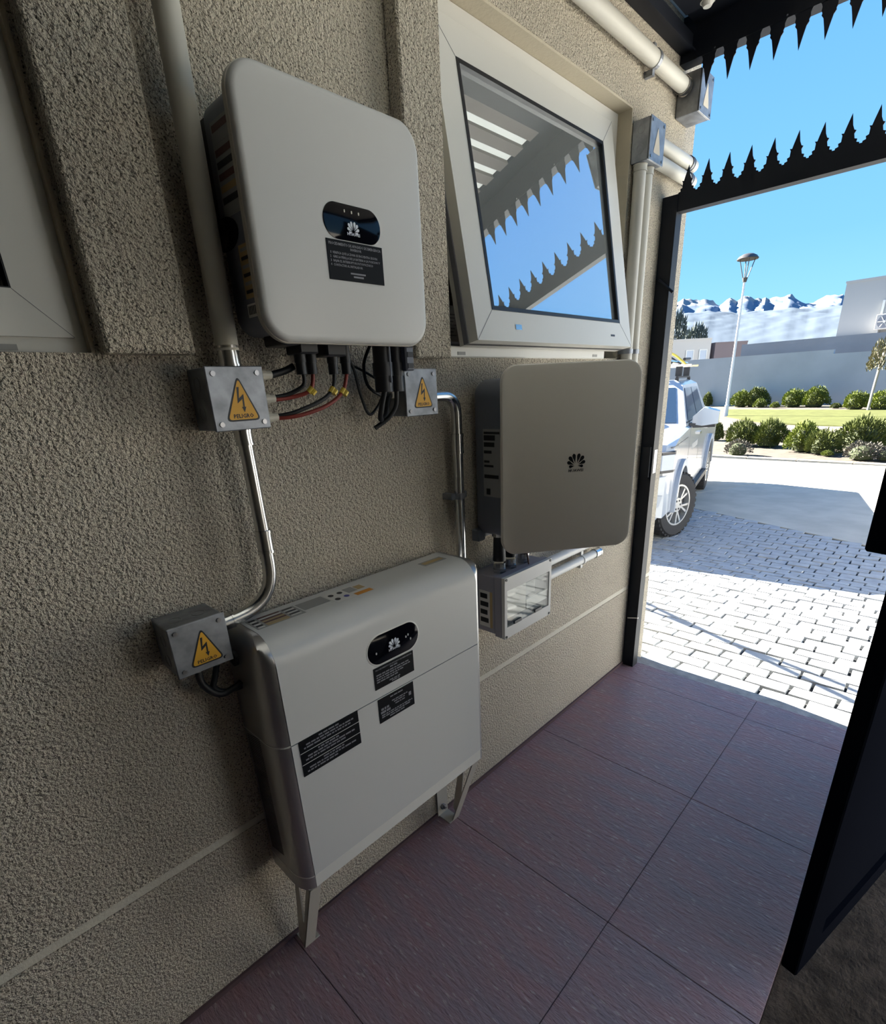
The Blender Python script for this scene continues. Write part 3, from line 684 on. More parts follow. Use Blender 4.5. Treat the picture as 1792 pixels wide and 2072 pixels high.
# printed labels on its top
tf = lambda u, v, n: Vector((u, -v, B1+n))
t1 = mk('top_label', 'paper_grey', bt, box, -.074, .036, .032, .088, 0, .0004, tf)
for i, c in enumerate(('brown_ink', 'paper', 'brown_ink', 'tan_ink', 'brown_ink', 'tan_ink', 'tan_ink')): mk('print_bar', c, t1, box, -.050, .000, .034+i*.0076, .0395+i*.0076, .0005, .0008, tf)
for i in range(6): mk('print_bar', 'paper' if i % 2 else 'ink', t1, box, -.070, -.056, .035+i*.0086, .042+i*.0086, .0005, .0008, tf)
for i in range(6): mk('print_bar', 'paper' if i % 2 else 'ink', t1, box, .006, .030, .036+i*.008, .041+i*.008, .0005, .0008, tf)
mk('top_label', 'paper_grey', bt, box, .040, .106, .034, .076, 0, .0004, tf)
t2 = mk('top_label', 'paper', bt, box, .109, .212, .035, .100, 0, .0004, tf)
for i in range(2):
    for j in range(2): mk('pictogram', 'blue_ink' if (i, j) == (1, 1) else 'ink', t2, lambda bm: prism(bm, [(.122+i*.024+.0065*math.cos(k*.5236), .052+j*.028+.007*math.sin(k*.5236)) for k in range(12)], tf, .0005, .0008))
mk('print_bar', 'orange_ink', t2, box, .164, .210, .082, .098, .0005, .0008, tf)
mk('print_bar', 'paper_grey', t2, box, .160, .185, .040, .070, .0005, .0008, tf)
mk('print_bar', 'tan_ink', t2, box, .188, .208, .044, .068, .0005, .0008, tf)
t3 = mk('top_label', 'paper_grey', bt, box, .400, .480, .045, .075, 0, .0004, tf)
mk('print_bar', 'tan_ink', t3, box, .406, .474, .052, .068, .0005, .0008, tf)
# bent sheet feet
def foot(xa, xb):
    ft = NB(); s = 1 if xb > xa else -1
    # side plate with a triangular opening
    O = [(.082, .287), (.152, .287), (.055, .0), (.034, .028)]; I = [(.096, .273), (.130, .273), (.082, .120), (.078, .120)]
    f = lambda u, v, n: Vector((xa+n*s, -u, v))
    for k in range(4):
        j = (k+1) % 4; prism(ft, [O[k], O[j], I[j], I[k]], f, 0, .004)
    # sloping front flange, foot plate and wall flange
    prism(ft, [(.153, .287), (.056, .0), (.052, .0), (.149, .287)], f, .0, .030)
    prism(ft, [(.004, .0), (.056, .0), (.056, .004), (.004, .004)], f, .004, .045)
    if xa > 0: prism(ft, [(.004, .004), (.008, .004), (.008, .16), (.004, .20)], f, .004, .050)
    o = obj('foot', ft, 'cream_edge', bt)
    if xa > 0: mk('anchor_bolt', 'screw', o, lambda bm: (cyl(bm, f(.008, .035, .028), f(.016, .035, .028), .010, 6), cyl(bm, f(.016, .035, .028), f(.024, .035, .028), .005, 10)))
foot(-.100, -.05); foot(.500, .45)
# ---------------------------------------------------------------- backup unit with swung-out front panel
bu = thing('backup_unit', 'dark grey wall unit with large plain grey front panel swung out beside the gate', 'electrical box', (.86, 0, .93))
hb = mk('housing', 'housing', bu, lambda bm: rplate(bm, .672, 1.03, .938, 1.372, .045, [(.008, .016), (0, .03), (0, .112), (.012, .122)], n=8), smooth=True)
mk('wall_bracket', 'housing', bu, box, .70, 1.00, .925, 1.30, .0005, .0155)
f7 = lside(.672)
mk('rating_label', 'paper_grey', hb, box, .050, .112, 1.06, 1.245, 0, .0004, f7)
for z, h, u1 in ((1.232, .006, .108), (1.215, .014, .092), (1.198, .012, .090), (1.180, .008, .080), (1.155, .006, .072), (1.143, .006, .086), (1.112, .010, .104)): mk('print_bar', 'ink', hb, box, .053, u1, z, z+h, .0005, .0008, f7)
mk('code_square', 'ink', hb, box, .060, .074, 1.066, 1.083, .0005, .0008, f7)
PC = Vector((.800, -.250, 1.151)); pa = .653
pex = Vector((math.cos(pa), -math.sin(pa), 0)); pn = Vector((-math.sin(pa), -math.cos(pa), 0))
pf = frame(PC, pex, (0, 0, 1), pn)
pnl = mk('front_panel', 'grey_panel', bu, lambda bm: rplate(bm, -.19, .19, -.25, .25, .042, [(.006, -.022), (0, -.018), (0, -.005), (.0015, -.0015), (.005, 0)], pf, n=14), smooth=True)
mk('panel_edge', 'grey_edge', pnl, lambda bm: rplate(bm, -.1908, .1908, -.2508, .2508, .0428, [(.004, -.021), (0, -.018), (0, -.006), (.002, -.005)], pf, n=14), smooth=True)
mk('panel_back', 'housing', pnl, lambda bm: rplate(bm, -.17, .17, -.23, .23, .03, [(.01, -.032), (0, -.0225)], pf, n=6))
for z in (1.01, 1.29): mk('hinge', 'housing', bu, lambda bm: (cyl(bm, (.668, -.128, z-.03), (.668, -.128, z+.03), .008, 10)))
mk('logo', 'ink', pnl, petals, .017, -.005, .058, pf, .0003)
text_obj('lettering', [('HUAWEI', .017, -.027, .0100, 'CENTER', .042)], 'ink', pnl, pf, .0006)
for x, d, z0 in ((.712, .072, .848), (.765, .072, .848), (.835, .072, .842)):
    g = mk('cable_boot', 'cable', bu, lambda bm: cyl(bm, wf(x, .945, d), wf(x, z0+.012, d), .017 if x < .8 else .012, 14, .020 if x < .8 else .014), smooth=True)
    mk('gland_nut', 'steel', bu, lambda bm: cyl(bm, wf(x, .952, d), wf(x, .936, d), .022, 12))
mk('mount_foot', 'housing', bu, box, .668, .70, .92, .955, .0005, .03, b=.003)

# ---------------------------------------------------------------- breaker box
bb = thing('breaker_box', 'small grey breaker box with clear window under the grey panel', 'breaker box', wf(.78, .632, 0))
body = mk('body', 'breaker_body', bb, box, .664, .905, .632, .822, .0005, .092, b=.004)
mk('collar', 'breaker_body', bb, box, .660, .909, .628, .826, .0925, .120, b=.003)
fr = mk('front_frame', 'breaker_front', bb, lambda bm: (box(bm, .660, .909, .784, .826, .1205, .132), box(bm, .660, .909, .628, .664, .1205, .132), box(bm, .660, .672, .664, .784, .1205, .132), box(bm, .897, .909, .664, .784, .1205, .132)))
mk('inner_plate', 'paper_grey', bb, box, .672, .897, .664, .784, .1202, .1210)
mk('blank_cover', 'grey_panel', bb, box, .674, .775, .690, .782, .1212, .126)
mk('paper_label', 'paper', bb, box, .778, .830, .735, .775, .1212, .1222)
mk('breaker_row', 'upvc', bb, box, .778, .895, .690, .722, .1212, .1270)
mk('clear_window', 'clear', bb, box, .6725, .8965, .6645, .7835, .128, .1305)
for x in (.705, .815): mk('window_clip', 'black', bb, box, x, x+.036, .666, .676, .1308, .136)
for x in (.668, .901):
    for z in (.634, .820): mk('cover_screw', 'black', fr, lambda bm: cyl(bm, wf(x, z, .132), wf(x, z, .134), .0042, 10))
f8 = lside(.664)
ws = mk('side_label', 'paper', body, box, .030, .082, .650, .770, 0, .0005, f8)
mk('print_bar', 'tan_ink', ws, box, .072, .082, .650, .770, .0006, .0009, f8)
for i in range(4): mk('print_bar', 'ink', ws, box, .034, .066-.004*(i % 2), .664+i*.027, .680+i*.027, .0006, .0009, f8)
for x, d in ((.712, .072), (.765, .072), (.835, .072)):
    mk('gland_nut', 'steel', bb, lambda bm: (cyl(bm, wf(x, .8225, d), wf(x, .834, d), .0215, 6), cyl(bm, wf(x, .8345, d), wf(x, .852, d), .0185, 16)))
cable('cable', 'thin brown wire dropping onto the top of the breaker box', [wf(.80, .935, .10), wf(.805, .88, .105), wf(.815, .826, .108)], .0028, 'brown_ink')

# carton seen through the open window
bx_ = thing('small_carton', 'small white printed carton standing inside the open window', 'carton', wf(.755, 1.4745, -.15))
mk('box', 'paper', bx_, box, .722, .788, 1.4745, 1.575, -.17, -.13, b=.001)
for i in range(7): mk('print_line', 'paper_grey', bx_, box, .728, .775-.006*(i % 3), 1.550-i*.009, 1.553-i*.009, -.1299, -.1296)
cl_ = thing('canopy_lamp', 'small cream lamp fitting under the black canopy beside the wall', 'lamp', (1.70, -.135, 2.4515))
mk('lamp_body', 'pvc', cl_, lambda bm: cyl(bm, (1.70, -.135, 2.4515), (1.70, -.135, 2.440), .022, 16))
mk('lamp_cover', 'upvc', cl_, lambda bm: cyl(bm, (1.70, -.135, 2.4398), (1.70, -.135, 2.428), .019, 16, .012))

# overhead service cables on the sunny side of the house
for lab, a, b in (('upper', (2.041, .55, 2.12), (4.9, 8.47, 2.12)), ('lower', (2.041, 1.50, 2.0), (5.5, 8.0, 2.0))):
    t = thing('service_cable', 'black overhead service cable reaching the house end wall, %s' % lab, 'cable', a)
    bm = NB(); A, B = Vector(a), Vector(b); tube(bm, [A.lerp(B, i/12)-Vector((0, 0, .01*math.sin(math.pi*i/12))) for i in range(13)], .026, 8); obj('sheath', bm, 'cable', t)
    bm = NB(); abox(bm, b[0]+.01, b[0]+.13, b[1]+.03, b[1]+.15, -.46, b[2]+.3); p = obj('service_pole', bm, 'concrete'); tag(p, 'square concrete pole holding the %s service cable' % lab, 'pole')
    bm = NB(); cyl(bm, A, A-Vector((.0, 0, 0))+Vector((.03, .03, 0)), .03, 10); obj('wall_anchor', bm, 'steel', t)
# ================================================================ PICKUP TRUCK
M['car_paint'] = mat('car_paint', (.40, .42, .44), .25, coat=.6)
M['car_glass'] = mat('car_glass', (.02, .035, .06), .04, spec=.9)
M['car_black'] = mat('car_black', (.018, .018, .02), .55)
M['flare'] = mat('flare', (.30, .33, .37), .45)
M['tyre'] = mat('tyre', (.022, .021, .021), .85, bump=.4, bscale=60)
M['rim'] = mat('rim', (.62, .61, .58), .3, metal=.7)
M['rim_dark'] = mat('rim_dark', (.03, .03, .032), .5)
M['lamp_glass'] = mat('lamp_glass', (.20, .24, .30), .12, spec=.7)
M['chrome'] = mat('chrome', (.75, .76, .78), .15, metal=1)
M['dash'] = mat('dash', (.16, .17, .17), .7)
tk = thing('pickup_truck', 'white double-cab pickup truck parked on the driveway with a loaded roof rack', 'pickup truck', (5.68, 2.20, -.45))
tk.rotation_euler = (0, 0, math.pi+math.radians(13.2))
tl = lambda u, v, n: Vector((u, n, v))      # truck-local: x forward, y to its left, z up
def T(name, m, fn, *a, parent=None, smooth=False, **k):
    bm = NB(); fn(bm, *a, **k); return obj(name, bm, m, parent or tk, smooth, True)
def arch(cx, r, z0, n=12):   # wheel-arch points, front to rear
    a0 = math.asin((z0-.385)/r); return [(cx+r*math.cos(a0+(math.pi-2*a0)*i/n), .385+r*math.sin(a0+(math.pi-2*a0)*i/n)) for i in range(n+1)]
prof = [(.90, .44), (.94, .66), (.92, 1.06), (.82, 1.165), (.35, 1.225), (-.38, 1.262), (-2.78, 1.27), (-2.80, 1.29), (-4.42, 1.28), (-4.46, .66), (-4.40, .54)]
prof += arch(-3.23, .46, .45)[::-1] + arch(0, .46, .42)[::-1]
def body_fn(bm):
    # three layers across the width give the sides a gentle tumblehome
    L = []
    for y, ins, dz in ((-.925, .15, -.03), (-.86, .04, -.008), (-.6, .0, 0), (.6, .0, 0), (.86, .04, -.008), (.925, .15, -.03)):
        L.append([tl(u-(ins if u > .5 else 0)+(ins if u < -4 else 0), v+(dz if v > 1 else 0), y) for u, v in prof])
    loft(bm, L)
body = T('body', 'car_paint', body_fn)
T('hood_line', 'car_black', lambda bm: (box(bm, -.34, .80, 1.128, 1.136, .900, .9262, tl)), parent=body)
T('hood_bulge', 'car_paint', lambda bm: loft(bm, [[Vector((.78, y, 1.165)) for y in (-.62, .62)]+[Vector((.70, y, 1.20)) for y in (.55, -.55)], [Vector((-.30, y, 1.25)) for y in (-.72, .72)]+[Vector((-.30, y, 1.285)) for y in (.66, -.66)]]), parent=body)
# cabin
CB = [(-.36, .87, 1.16), (-2.76, .87, 1.18)]; CT = [(-1.13, .655, 1.800), (-2.55, .655, 1.810)]
def cab(bm):
    def ring(xf, xr, w, zf, zr): return [Vector((xf, -w, zf)), Vector((xf, w, zf)), Vector((xr, w, zr)), Vector((xr, -w, zr))]
    loft(bm, [ring(-.36, -2.78, .885, 1.252, 1.265), ring(-1.09, -2.60, .70, 1.715, 1.725), ring(-1.20, -2.52, .60, 1.775, 1.780)])
cabin = T('cabin', 'car_paint', cab, smooth=False)
def quad(bm, A, B, C, D, off, th=.006):
    A, B, C, D = map(Vector, (A, B, C, D)); n = (B-A).cross(D-A).normalized()
    loft(bm, [[p+n*off for p in (A, B, C, D)], [p+n*(off+th) for p in (A, B, C, D)]])
def face_pt(xf0, xr0, w0, z0, xf1, xr1, w1, z1, a, t, sgn):   # a: 0 front..1 rear, t: 0 bottom..1 top
    return Vector((xf0+(xr0-xf0)*a, sgn*w0, z0)).lerp(Vector((xf1+(xr1-xf1)*a, sgn*w1, z1)), t)
for s in (1, -1):
    fp = lambda a, t: face_pt(-.36, -2.78, .885, 1.258, -1.09, -2.60, .70, 1.720, a, t, s)
    for a0, a1, b0, b1 in ((.075, .44, .075, .44), (.475, .83, .475, .86)):
        P = [fp(a0, .10), fp(a1, .10), fp(b1, .90), fp(b0, .90)]
        T('side_window', 'car_glass', quad, *(P if s > 0 else P[::-1]), .001, parent=cabin)
    T('window_trim', 'car_black', quad, *([fp(.03, .05), fp(.88, .05), fp(.88, .085), fp(.03, .085)] if s > 0 else [fp(.03, .085), fp(.88, .085), fp(.88, .05), fp(.03, .05)]), .001, parent=cabin)
W0 = lambda y, t: Vector((-.36, y*.885, 1.252)).lerp(Vector((-1.09, y*.70, 1.715)), t)
ws_ = T('windscreen', 'car_glass', quad, W0(-.88, .08), W0(.88, .08), W0(.88, .93), W0(-.88, .93), .001)
T('wiper', 'car_black', lambda bm: cyl(bm, W0(.1, .10)+Vector((.02, 0, .012)), W0(-.65, .16)+Vector((.02, 0, .012)), .008, 6))
R0 = lambda y, t: Vector((-2.78, y*.885, 1.265)).lerp(Vector((-2.60, y*.70, 1.725)), t)
T('rear_window', 'car_glass', quad, R0(.85, .12), R0(-.85, .12), R0(-.85, .90), R0(.85, .90), .001)
# bed opening
T('bed_liner', 'car_black', lambda bm: box(bm, -4.36, -2.86, 1.285, 1.295, -.80, .80, tl))
# bumper, grille, lamps
T('front_bumper', 'car_paint', lambda bm: loft(bm, [[Vector((.60, y*.93, z)) for y, z in ((-1, .44), (1, .44), (1, .84), (-1, .84))], [Vector((.93, y*.90, z)) for y, z in ((-1, .42), (1, .42), (1, .86), (-1, .86))], [Vector((.99, y*.72, z)) for y, z in ((-1, .44), (1, .44), (1, .82), (-1, .82))]]))
T('skid_plate', 'flare', lambda bm: box(bm, .55, .97, .33, .425, -.80, .80, tl))
T('grille', 'car_black', lambda bm: box(bm, .90, .965, .865, 1.12, -.52, .52, tl))
for s in (1, -1):
    sy = lambda a: s*a
    hp = lambda u, v, n: Vector((u, s*v, n))
    h = T('headlight', 'car_black', prism, [(.958, .54), (.938, .85), (.812, .945), (.70, .945), (.70, .88), (.85, .80), (.87, .54)], hp, .885, 1.095)
    T('lens', 'lamp_glass', prism, [(.965, .58), (.945, .852), (.817, .951), (.74, .951), (.74, .90), (.86, .82), (.88, .58)], hp, .915, 1.070, parent=h)
    T('projector_lens', 'chrome', lambda bm: cyl(bm, (.90, s*.76, .992), (.975, s*.77, .992), .055, 16), parent=h)
    T('fog_lamp_panel', 'flare', lambda bm: loft(bm, [[Vector((x, s*y, z)) for x, y, z in ((.90, .64, .54), (.84, .86, .54), (.84, .88, .66), (.90, .64, .66))], [Vector((x, s*y, z)) for x, y, z in ((1.0, .64, .54), (.955, .86, .54), (.955, .885, .66), (1.0, .64, .66))]]))
    for cx in (0, -3.23):
        def flare(bm):
            o, i = arch(cx, .535, .40, 16), arch(cx, .455, .40, 16)
            for k in range(16): prism(bm, [o[k], o[k+1], i[k+1], i[k]], tl, s*.90, s*.968)
        T('fender_flare', 'flare', flare)
    mr = T('side_mirror', 'car_paint', lambda bm: loft(bm, [[Vector((-.70+x, s*.915, 1.30+z)) for x, z in ((-.06, -.04), (.06, -.04), (.05, .05), (-.05, .06))], [Vector((-.72+x, s*1.03, 1.33+z)) for x, z in ((-.10, -.09), (.09, -.09), (.06, .12), (-.08, .13))], [Vector((-.76+x, s*1.20, 1.33+z)) for x, z in ((-.07, -.07), (.05, -.07), (.03, .07), (-.05, .08))]]), smooth=True)
    T('mirror_base', 'car_black', lambda bm: loft(bm, [[Vector((-.69+x, s*.89, 1.245+z)) for x, z in ((-.07, -.03), (.07, -.03), (.07, .03), (-.07, .03))], [Vector((-.75+x, s*1.17, 1.235+z)) for x, z in ((-.06, -.015), (.05, -.015), (.06, .012), (-.07, .012))]]), parent=mr)
    for x in (-1.42, -2.42): T('door_handle', 'chrome', lambda bm: box(bm, x-.09, x+.09, 1.08, 1.11, s*.9255, s*.955, tl))
    for x in (-.52, -1.62, -2.72): T('door_gap', 'car_black', lambda bm: box(bm, x-.006, x+.006, .54, 1.25, s*.915, s*.9262, tl), parent=body)
    T('running_board', 'car_black', lambda bm: box(bm, -2.66, -.62, .36, .43, s*.86, s*.985, tl))
    T('roof_rail', 'car_black', lambda bm: (box(bm, -2.45, -1.25, 1.805, 1.825, s*.585, s*.615, tl), box(bm, -1.30, -1.24, 1.765, 1.806, s*.58, s*.62, tl), box(bm, -2.46, -2.40, 1.765, 1.806, s*.58, s*.62, tl)))
    for cx in (0, -3.23):
        # wheel built about its own centre; the front pair is steered
        w_ = NB()
        ps = [(.235, -.115), (.30, -.128), (.355, -.128), (.38, -.10), (.385, -.05), (.385, .05), (.38, .10), (.355, .128), (.30, .128), (.235, .115)]
        loft(w_, [[Vector((rr*math.cos(2*math.pi*k/40), s*yy, rr*math.sin(2*math.pi*k/40))) for k in range(40)] for rr, yy in ps], cap=False)
        ty = obj('wheel', w_, 'tyre', tk, True, True); ty.location = (cx, s*.835, .385)
        if cx == 0: ty.rotation_euler = (0, 0, math.radians(-24))
        def lugs(bm):
            for k in range(36):
                a = 2*math.pi*k/36; c, q = math.cos(a), math.sin(a)
                f = frame((.384*c, 0, .384*q), (-q, 0, c), (0, 1, 0), (c, 0, q))
                box(bm, -.018, .018, .03, .118, -.012, .006, f); box(bm, .012, .048, -.118, -.03, -.012, .006, f)
        T('tread_block', 'tyre', lugs, parent=ty)
        T('rim_well', 'rim_dark', lambda bm: cyl(bm, (0, s*-.035, 0), (0, s*.060, 0), .240, 28), parent=ty)
        def rimf(bm):
            for k in range(32):
                a, b = 2*math.pi*k/32, 2*math.pi*(k+1)/32
                prism(bm, [(.244*math.cos(a), .244*math.sin(a)), (.244*math.cos(b), .244*math.sin(b)), (.226*math.cos(b), .226*math.sin(b)), (.226*math.cos(a), .226*math.sin(a))], tl, s*.045, s*.122)
            for k in range(6):
                a = 2*math.pi*k/6+.3
                for q in (-.20, .20):
                    A = Vector((.075*math.cos(a), .075*math.sin(a))); B = Vector((.232*math.cos(a+q), .232*math.sin(a+q))); t_ = (B-A).normalized(); n_ = Vector((-t_.y, t_.x))*.0115
                    prism(bm, [(p.x, p.y) for p in (A-n_, B-n_*1.1, B+n_*1.1, A+n_)], tl, s*.060, s*.110)
            cyl(bm, (0, s*.045, 0), (0, s*.115, 0), .085, 18)
        T('rim', 'rim', rimf, parent=ty)
        T('lug_nuts', 'rim_dark', lambda bm: [cyl(bm, (.055*math.cos(k*1.047), s*.115, .055*math.sin(k*1.047)), (.055*math.cos(k*1.047), s*.120, .055*math.sin(k*1.047)), .012, 8) for k in range(6)], parent=ty)
T('door_decal', 'paper_grey', lambda bm: box(bm, -1.45, -.85, .93, 1.0, .9258, .9266, tl), parent=body)
# roof rack with its load
rk = T('roof_rack', 'car_black', lambda bm: box(bm, -1.48, -1.42, 1.826, 1.945, .55, .63, tl))
for x, s in ((-2.2, 1), (-1.45, -1), (-2.2, -1)): T('rack_foot', 'car_black', lambda bm: box(bm, x-.03, x+.03, 1.826, 1.945, s*.55, s*.63, tl), parent=rk)
for x in (-1.45, -2.2): T('crossbar', 'chrome', lambda bm: box(bm, x-.02, x+.02, 1.946, 1.97, -.74, .74, tl), parent=rk)
def ladder(bm):
    for y in (.10, .44): cyl(bm, (-3.3, y, 2.02), (-.75, y, 2.02), .022, 8)
    for i in range(9): cyl(bm, (-3.1+i*.28, .10, 2.02), (-3.1+i*.28, .44, 2.02), .014, 6)
T('ladder', 'chrome', ladder, parent=rk)
T('load_frame', 'car_black', lambda bm: (tube(bm, smooth_path([(-1.4, .5, 1.99), (-1.42, .2, 2.14), (-1.45, -.2, 2.22), (-1.45, -.6, 2.20)]), .015, 6), cyl(bm, (-1.3, .66, 2.03), (-2.3, .60, 2.06), .02, 6), tube(bm, smooth_path([(-2.2, .5, 1.99), (-2.2, .2, 2.16), (-2.2, -.3, 2.24), (-2.2, -.6, 2.2)]), .015, 6)), parent=rk)
T('load_strap', 'yellow_tag', lambda bm: tube(bm, smooth_path([(-1.46, .66, 1.97), (-1.46, .50, 2.10), (-1.46, .30, 2.16), (-1.46, .0, 2.20)]), .016, 6), parent=rk)

# ================================================================ GARDEN ACROSS THE ROAD
M['lawn'] = mat('lawn', (.085, .092, .028), .95, spec=.1, bump=.6, bscale=12, vary=.25, vscale=3)
M['bed'] = mat('bed', (.085, .066, .045), .95, bump=.8, bscale=20, vary=.4, vscale=4)
M['path'] = mat('path', (.24, .21, .17), .95, vary=.2, vscale=2)
M['leaf'] = mat('leaf', (.10, .115, .024), .7, spec=.2, vary=.5, vscale=7, col2=(.055, .07, .016))
M['leaf_bright'] = mat('leaf_bright', (.165, .19, .030), .7, spec=.2, vary=.5, vscale=7, col2=(.085, .11, .02))
M['leaf_silver'] = mat('leaf_silver', (.12, .11, .09), .8, spec=.1, vary=.4, vscale=8)
M['leaf_far'] = mat('leaf_far', (.11, .13, .11), .8)
M['leaf_olive'] = mat('leaf_olive', (.17, .155, .08), .8, vary=.4, vscale=4)
M['twig'] = mat('twig', (.045, .055, .018), .9)
M['bark'] = mat('bark', (.36, .31, .26), .9)
M['far_wall'] = mat('far_wall', (.42, .44, .45), .9, vary=.12, vscale=.6)
M['far_wall2'] = mat('far_wall2', (.34, .33, .33), .9, vary=.12, vscale=.6)
M['house_cream'] = mat('house_cream', (.55, .52, .47), .9)
M['house_brown'] = mat('house_brown', (.20, .16, .16), .9)
M['house_grey'] = mat('house_grey', (.36, .36, .355), .9)
M['win_blue'] = mat('win_blue', (.30, .38, .48), .2)
M['lamp_pole'] = mat('lamp_pole', (.66, .67, .70), .4)
M['lamp_hood'] = mat('lamp_hood', (.05, .045, .045), .5)
GZ = -.45
bm = NB(); abox(bm, 12.85, 300, -120, 120, -1.4, GZ-.02); struct('ground', bm, 'bed', label='bare brown planting ground across the road')
bm = NB(); abox(bm, -40, 1.86, -30, -3.21, -.6, -.02); struct('ground_side', bm, 'concrete')
bm = NB(); abox(bm, 1.99, 12.84, -60, -9.01, -.9, -.462); abox(bm, 1.99, 12.84, 9.01, 60, -.9, -.462); struct('road_ends', bm, 'concrete')
bm = NB(); abox(bm, -9, 11.5, -6.5, -6.25, -.9, 1.75); tag(obj('bounce_wall', bm, 'kerb'), 'low unseen wall added across the side yard to bounce sunlight into the passage', 'wall')  # out of view, added as a sunlit reflector for the passage
bm = NB(); abox(bm, 2.7, 11.5, -3.65, -3.45, -.9, 1.55); tag(obj('bounce_wall', bm, 'house_grey'), 'plain unseen grey wall added beside the driveway to bounce sunlight through the gateway', 'wall')  # added out of view; its sunlit face brightens wall and floor by the gate
# kerb stones
kb = struct('kerb_far', label='row of pale kerb stones along the planting bed')
KA, KB = Vector((12.62, -6.0, 0)), Vector((13.45, 6.5, 0)); kd = (KB-KA).normalized()
ks = NB(); f = frame((0, 0, 0), kd, (-kd.y, kd.x, 0), (0, 0, 1)); box(ks, -.49, .49, -.06, .06, -.15, .035, f, b=.01)
bmesh.ops.recalc_face_normals(ks, faces=ks.faces); km = bpy.data.meshes.new('kerb_stone'); ks.to_mesh(km); ks.free(); km.materials.append(M['concrete'])
for i in range(12):
    o = bpy.data.objects.new('kerb_stone', km); COL.objects.link(o); o.parent = kb; o.location = KA+kd*(i*1.0)+Vector((0, 0, GZ))
def sheet(name, pts, z0, z1, m, label):
    bm = NB(); loft(bm, [[Vector((x, y, z0)) for x, y in pts], [Vector((x, y, z1)) for x, y in pts]]); return struct(name, bm, m, label=label)
sheet('path', [(18.6, -6), (20.9, -6), (22.4, 4.3), (25.5, 7.0), (30, 11), (22, 11), (20.2, 5.5), (19.4, .6)], GZ-.05, GZ+.005, 'path', 'pale gravel path between planting bed and lawn')
sheet('lawn', [(20.95, -6), (22.2, 2.0), (23.4, 4.6), (27.2, 7.2), (33.0, 8.9), (31.2, 1.8), (30.2, -6)], GZ-.05, GZ+.02, 'lawn', 'bright yellow-green lawn below the far wall')
# shrubs
def leaf_mesh(name, n, rx, rz, ls, m, seed, spiky=False):
    rr = random.Random(seed); bm = NB()
    for i in range(n):
        a, q = rr.uniform(0, 2*math.pi), rr.uniform(-.25, 1)
        s = math.sqrt(max(0, 1-q*q)); k = rr.uniform(.80, 1.04)*(1+.10*math.sin(3*a+seed)+.08*math.sin(5*q+2*a))
        d = Vector((s*math.cos(a), s*math.sin(a), q)); p = Vector((d.x*rx*k, d.y*rx*k, rz*.30+d.z*rz*.70*k))
        t = (d+Vector((rr.uniform(-.7, .7), rr.uniform(-.7, .7), rr.uniform(-.2, .9)))).normalized(); u = t.orthogonal().normalized(); u.rotate(Matrix.Rotation(rr.uniform(0, 6.28), 3, t))
        L, Wd = ls*rr.uniform(.7, 1.4), ls*rr.uniform(.22, .40)*(.4 if spiky else 1)
        vs = [bm.verts.new(v) for v in (p-u*Wd, p+t*L*.5-u*Wd*.9, p+t*L, p+t*L*.5+u*Wd*.9)]; bm.faces.new(vs)
    me = bpy.data.meshes.new(name); bm.to_mesh(me); bm.free(); me.materials.append(M[m]); return me
def core_mesh(rx, rz):
    bm = NB(); bmesh.ops.create_icosphere(bm, subdivisions=2, radius=1)
    for v in bm.verts: v.co = Vector((v.co.x*rx*.74, v.co.y*rx*.74, rz*.30+v.co.z*rz*.56))
    for v in bm.verts: v.co.z = max(v.co.z, 0)
    me = bpy.data.meshes.new('twigs'); bm.to_mesh(me); bm.free(); me.materials.append(M['twig']); return me
LM = {'round': leaf_mesh('foliage', 2600, 1, 1, .13, 'leaf_bright', 1), 'dark': leaf_mesh('foliage', 2600, 1, 1, .13, 'leaf', 2),
      'spiky': leaf_mesh('foliage', 2600, 1, 1, .22, 'leaf', 3, True), 'silver': leaf_mesh('foliage', 700, 1, 1, .16, 'leaf_silver', 4)}
CM = core_mesh(1, 1)
def shrub(kind, label, x, y, r, h, grp):
    t = thing('silver_shrub' if kind == 'silver' else 'shrub', label, 'shrub', (x, y, GZ), grp)
    for nm, me in (('foliage', LM[kind]), ('twigs', CM)):
        o = bpy.data.objects.new(nm, me); COL.objects.link(o); o.parent = t; o.scale = (r, r, h)
    t.rotation_euler[2] = x*3.1+y; return t
FG, NG = 'clipped shrubs along the far wall', 'shrubs in the planting bed'
shrub('round', 'left of the pair of rounded shrubs right of the street lamp, by the far wall', 36.1, 9.14, 0.51, 0.84, FG)
shrub('dark', 'darker tall rounded shrub behind the smallest one right of the street lamp', 36.1, 8.35, 0.62, 0.96, FG)
shrub('round', 'small bright shrub in front of the dark one by the far wall', 35.23, 7.87, 0.32, 0.43, FG)
shrub('round', 'third large rounded shrub along the far wall, counted from the street lamp', 35.3, 6.28, 0.56, 0.83, FG)
shrub('round', 'roundest bright shrub at the middle of the far wall', 35.01, 5.22, 0.59, 0.92, FG)
shrub('round', 'tiny low tuft between two rounded shrubs left of the far wall middle', 34.51, 6.97, 0.22, 0.28, FG)
shrub('dark', 'tiny low tuft right of the roundest shrub by the far wall', 33.32, 3.97, 0.23, 0.23, FG)
shrub('round', 'rounded shrub left of the young tree by the far wall', 32.3, 3.08, 0.48, 0.72, FG)
shrub('round', 'rounded shrub below the young tree at the right end of the far wall', 32.08, 2.03, 0.6, 0.74, FG)
shrub('dark', 'narrow shrub by the far wall just above the truck mirror', 37.3, 11.49, 0.26, 0.78, FG)
shrub('spiky', 'green shrub half hidden behind the truck mirror', 16.95, 4.4, 0.21, 0.45, NG)
shrub('spiky', 'leftmost full green shrub in the planting bed', 15.85, 3.35, 0.35, 0.57, NG)
shrub('spiky', 'dense dark green shrub second from the left in the planting bed', 15.8, 2.7, 0.38, 0.58, NG)
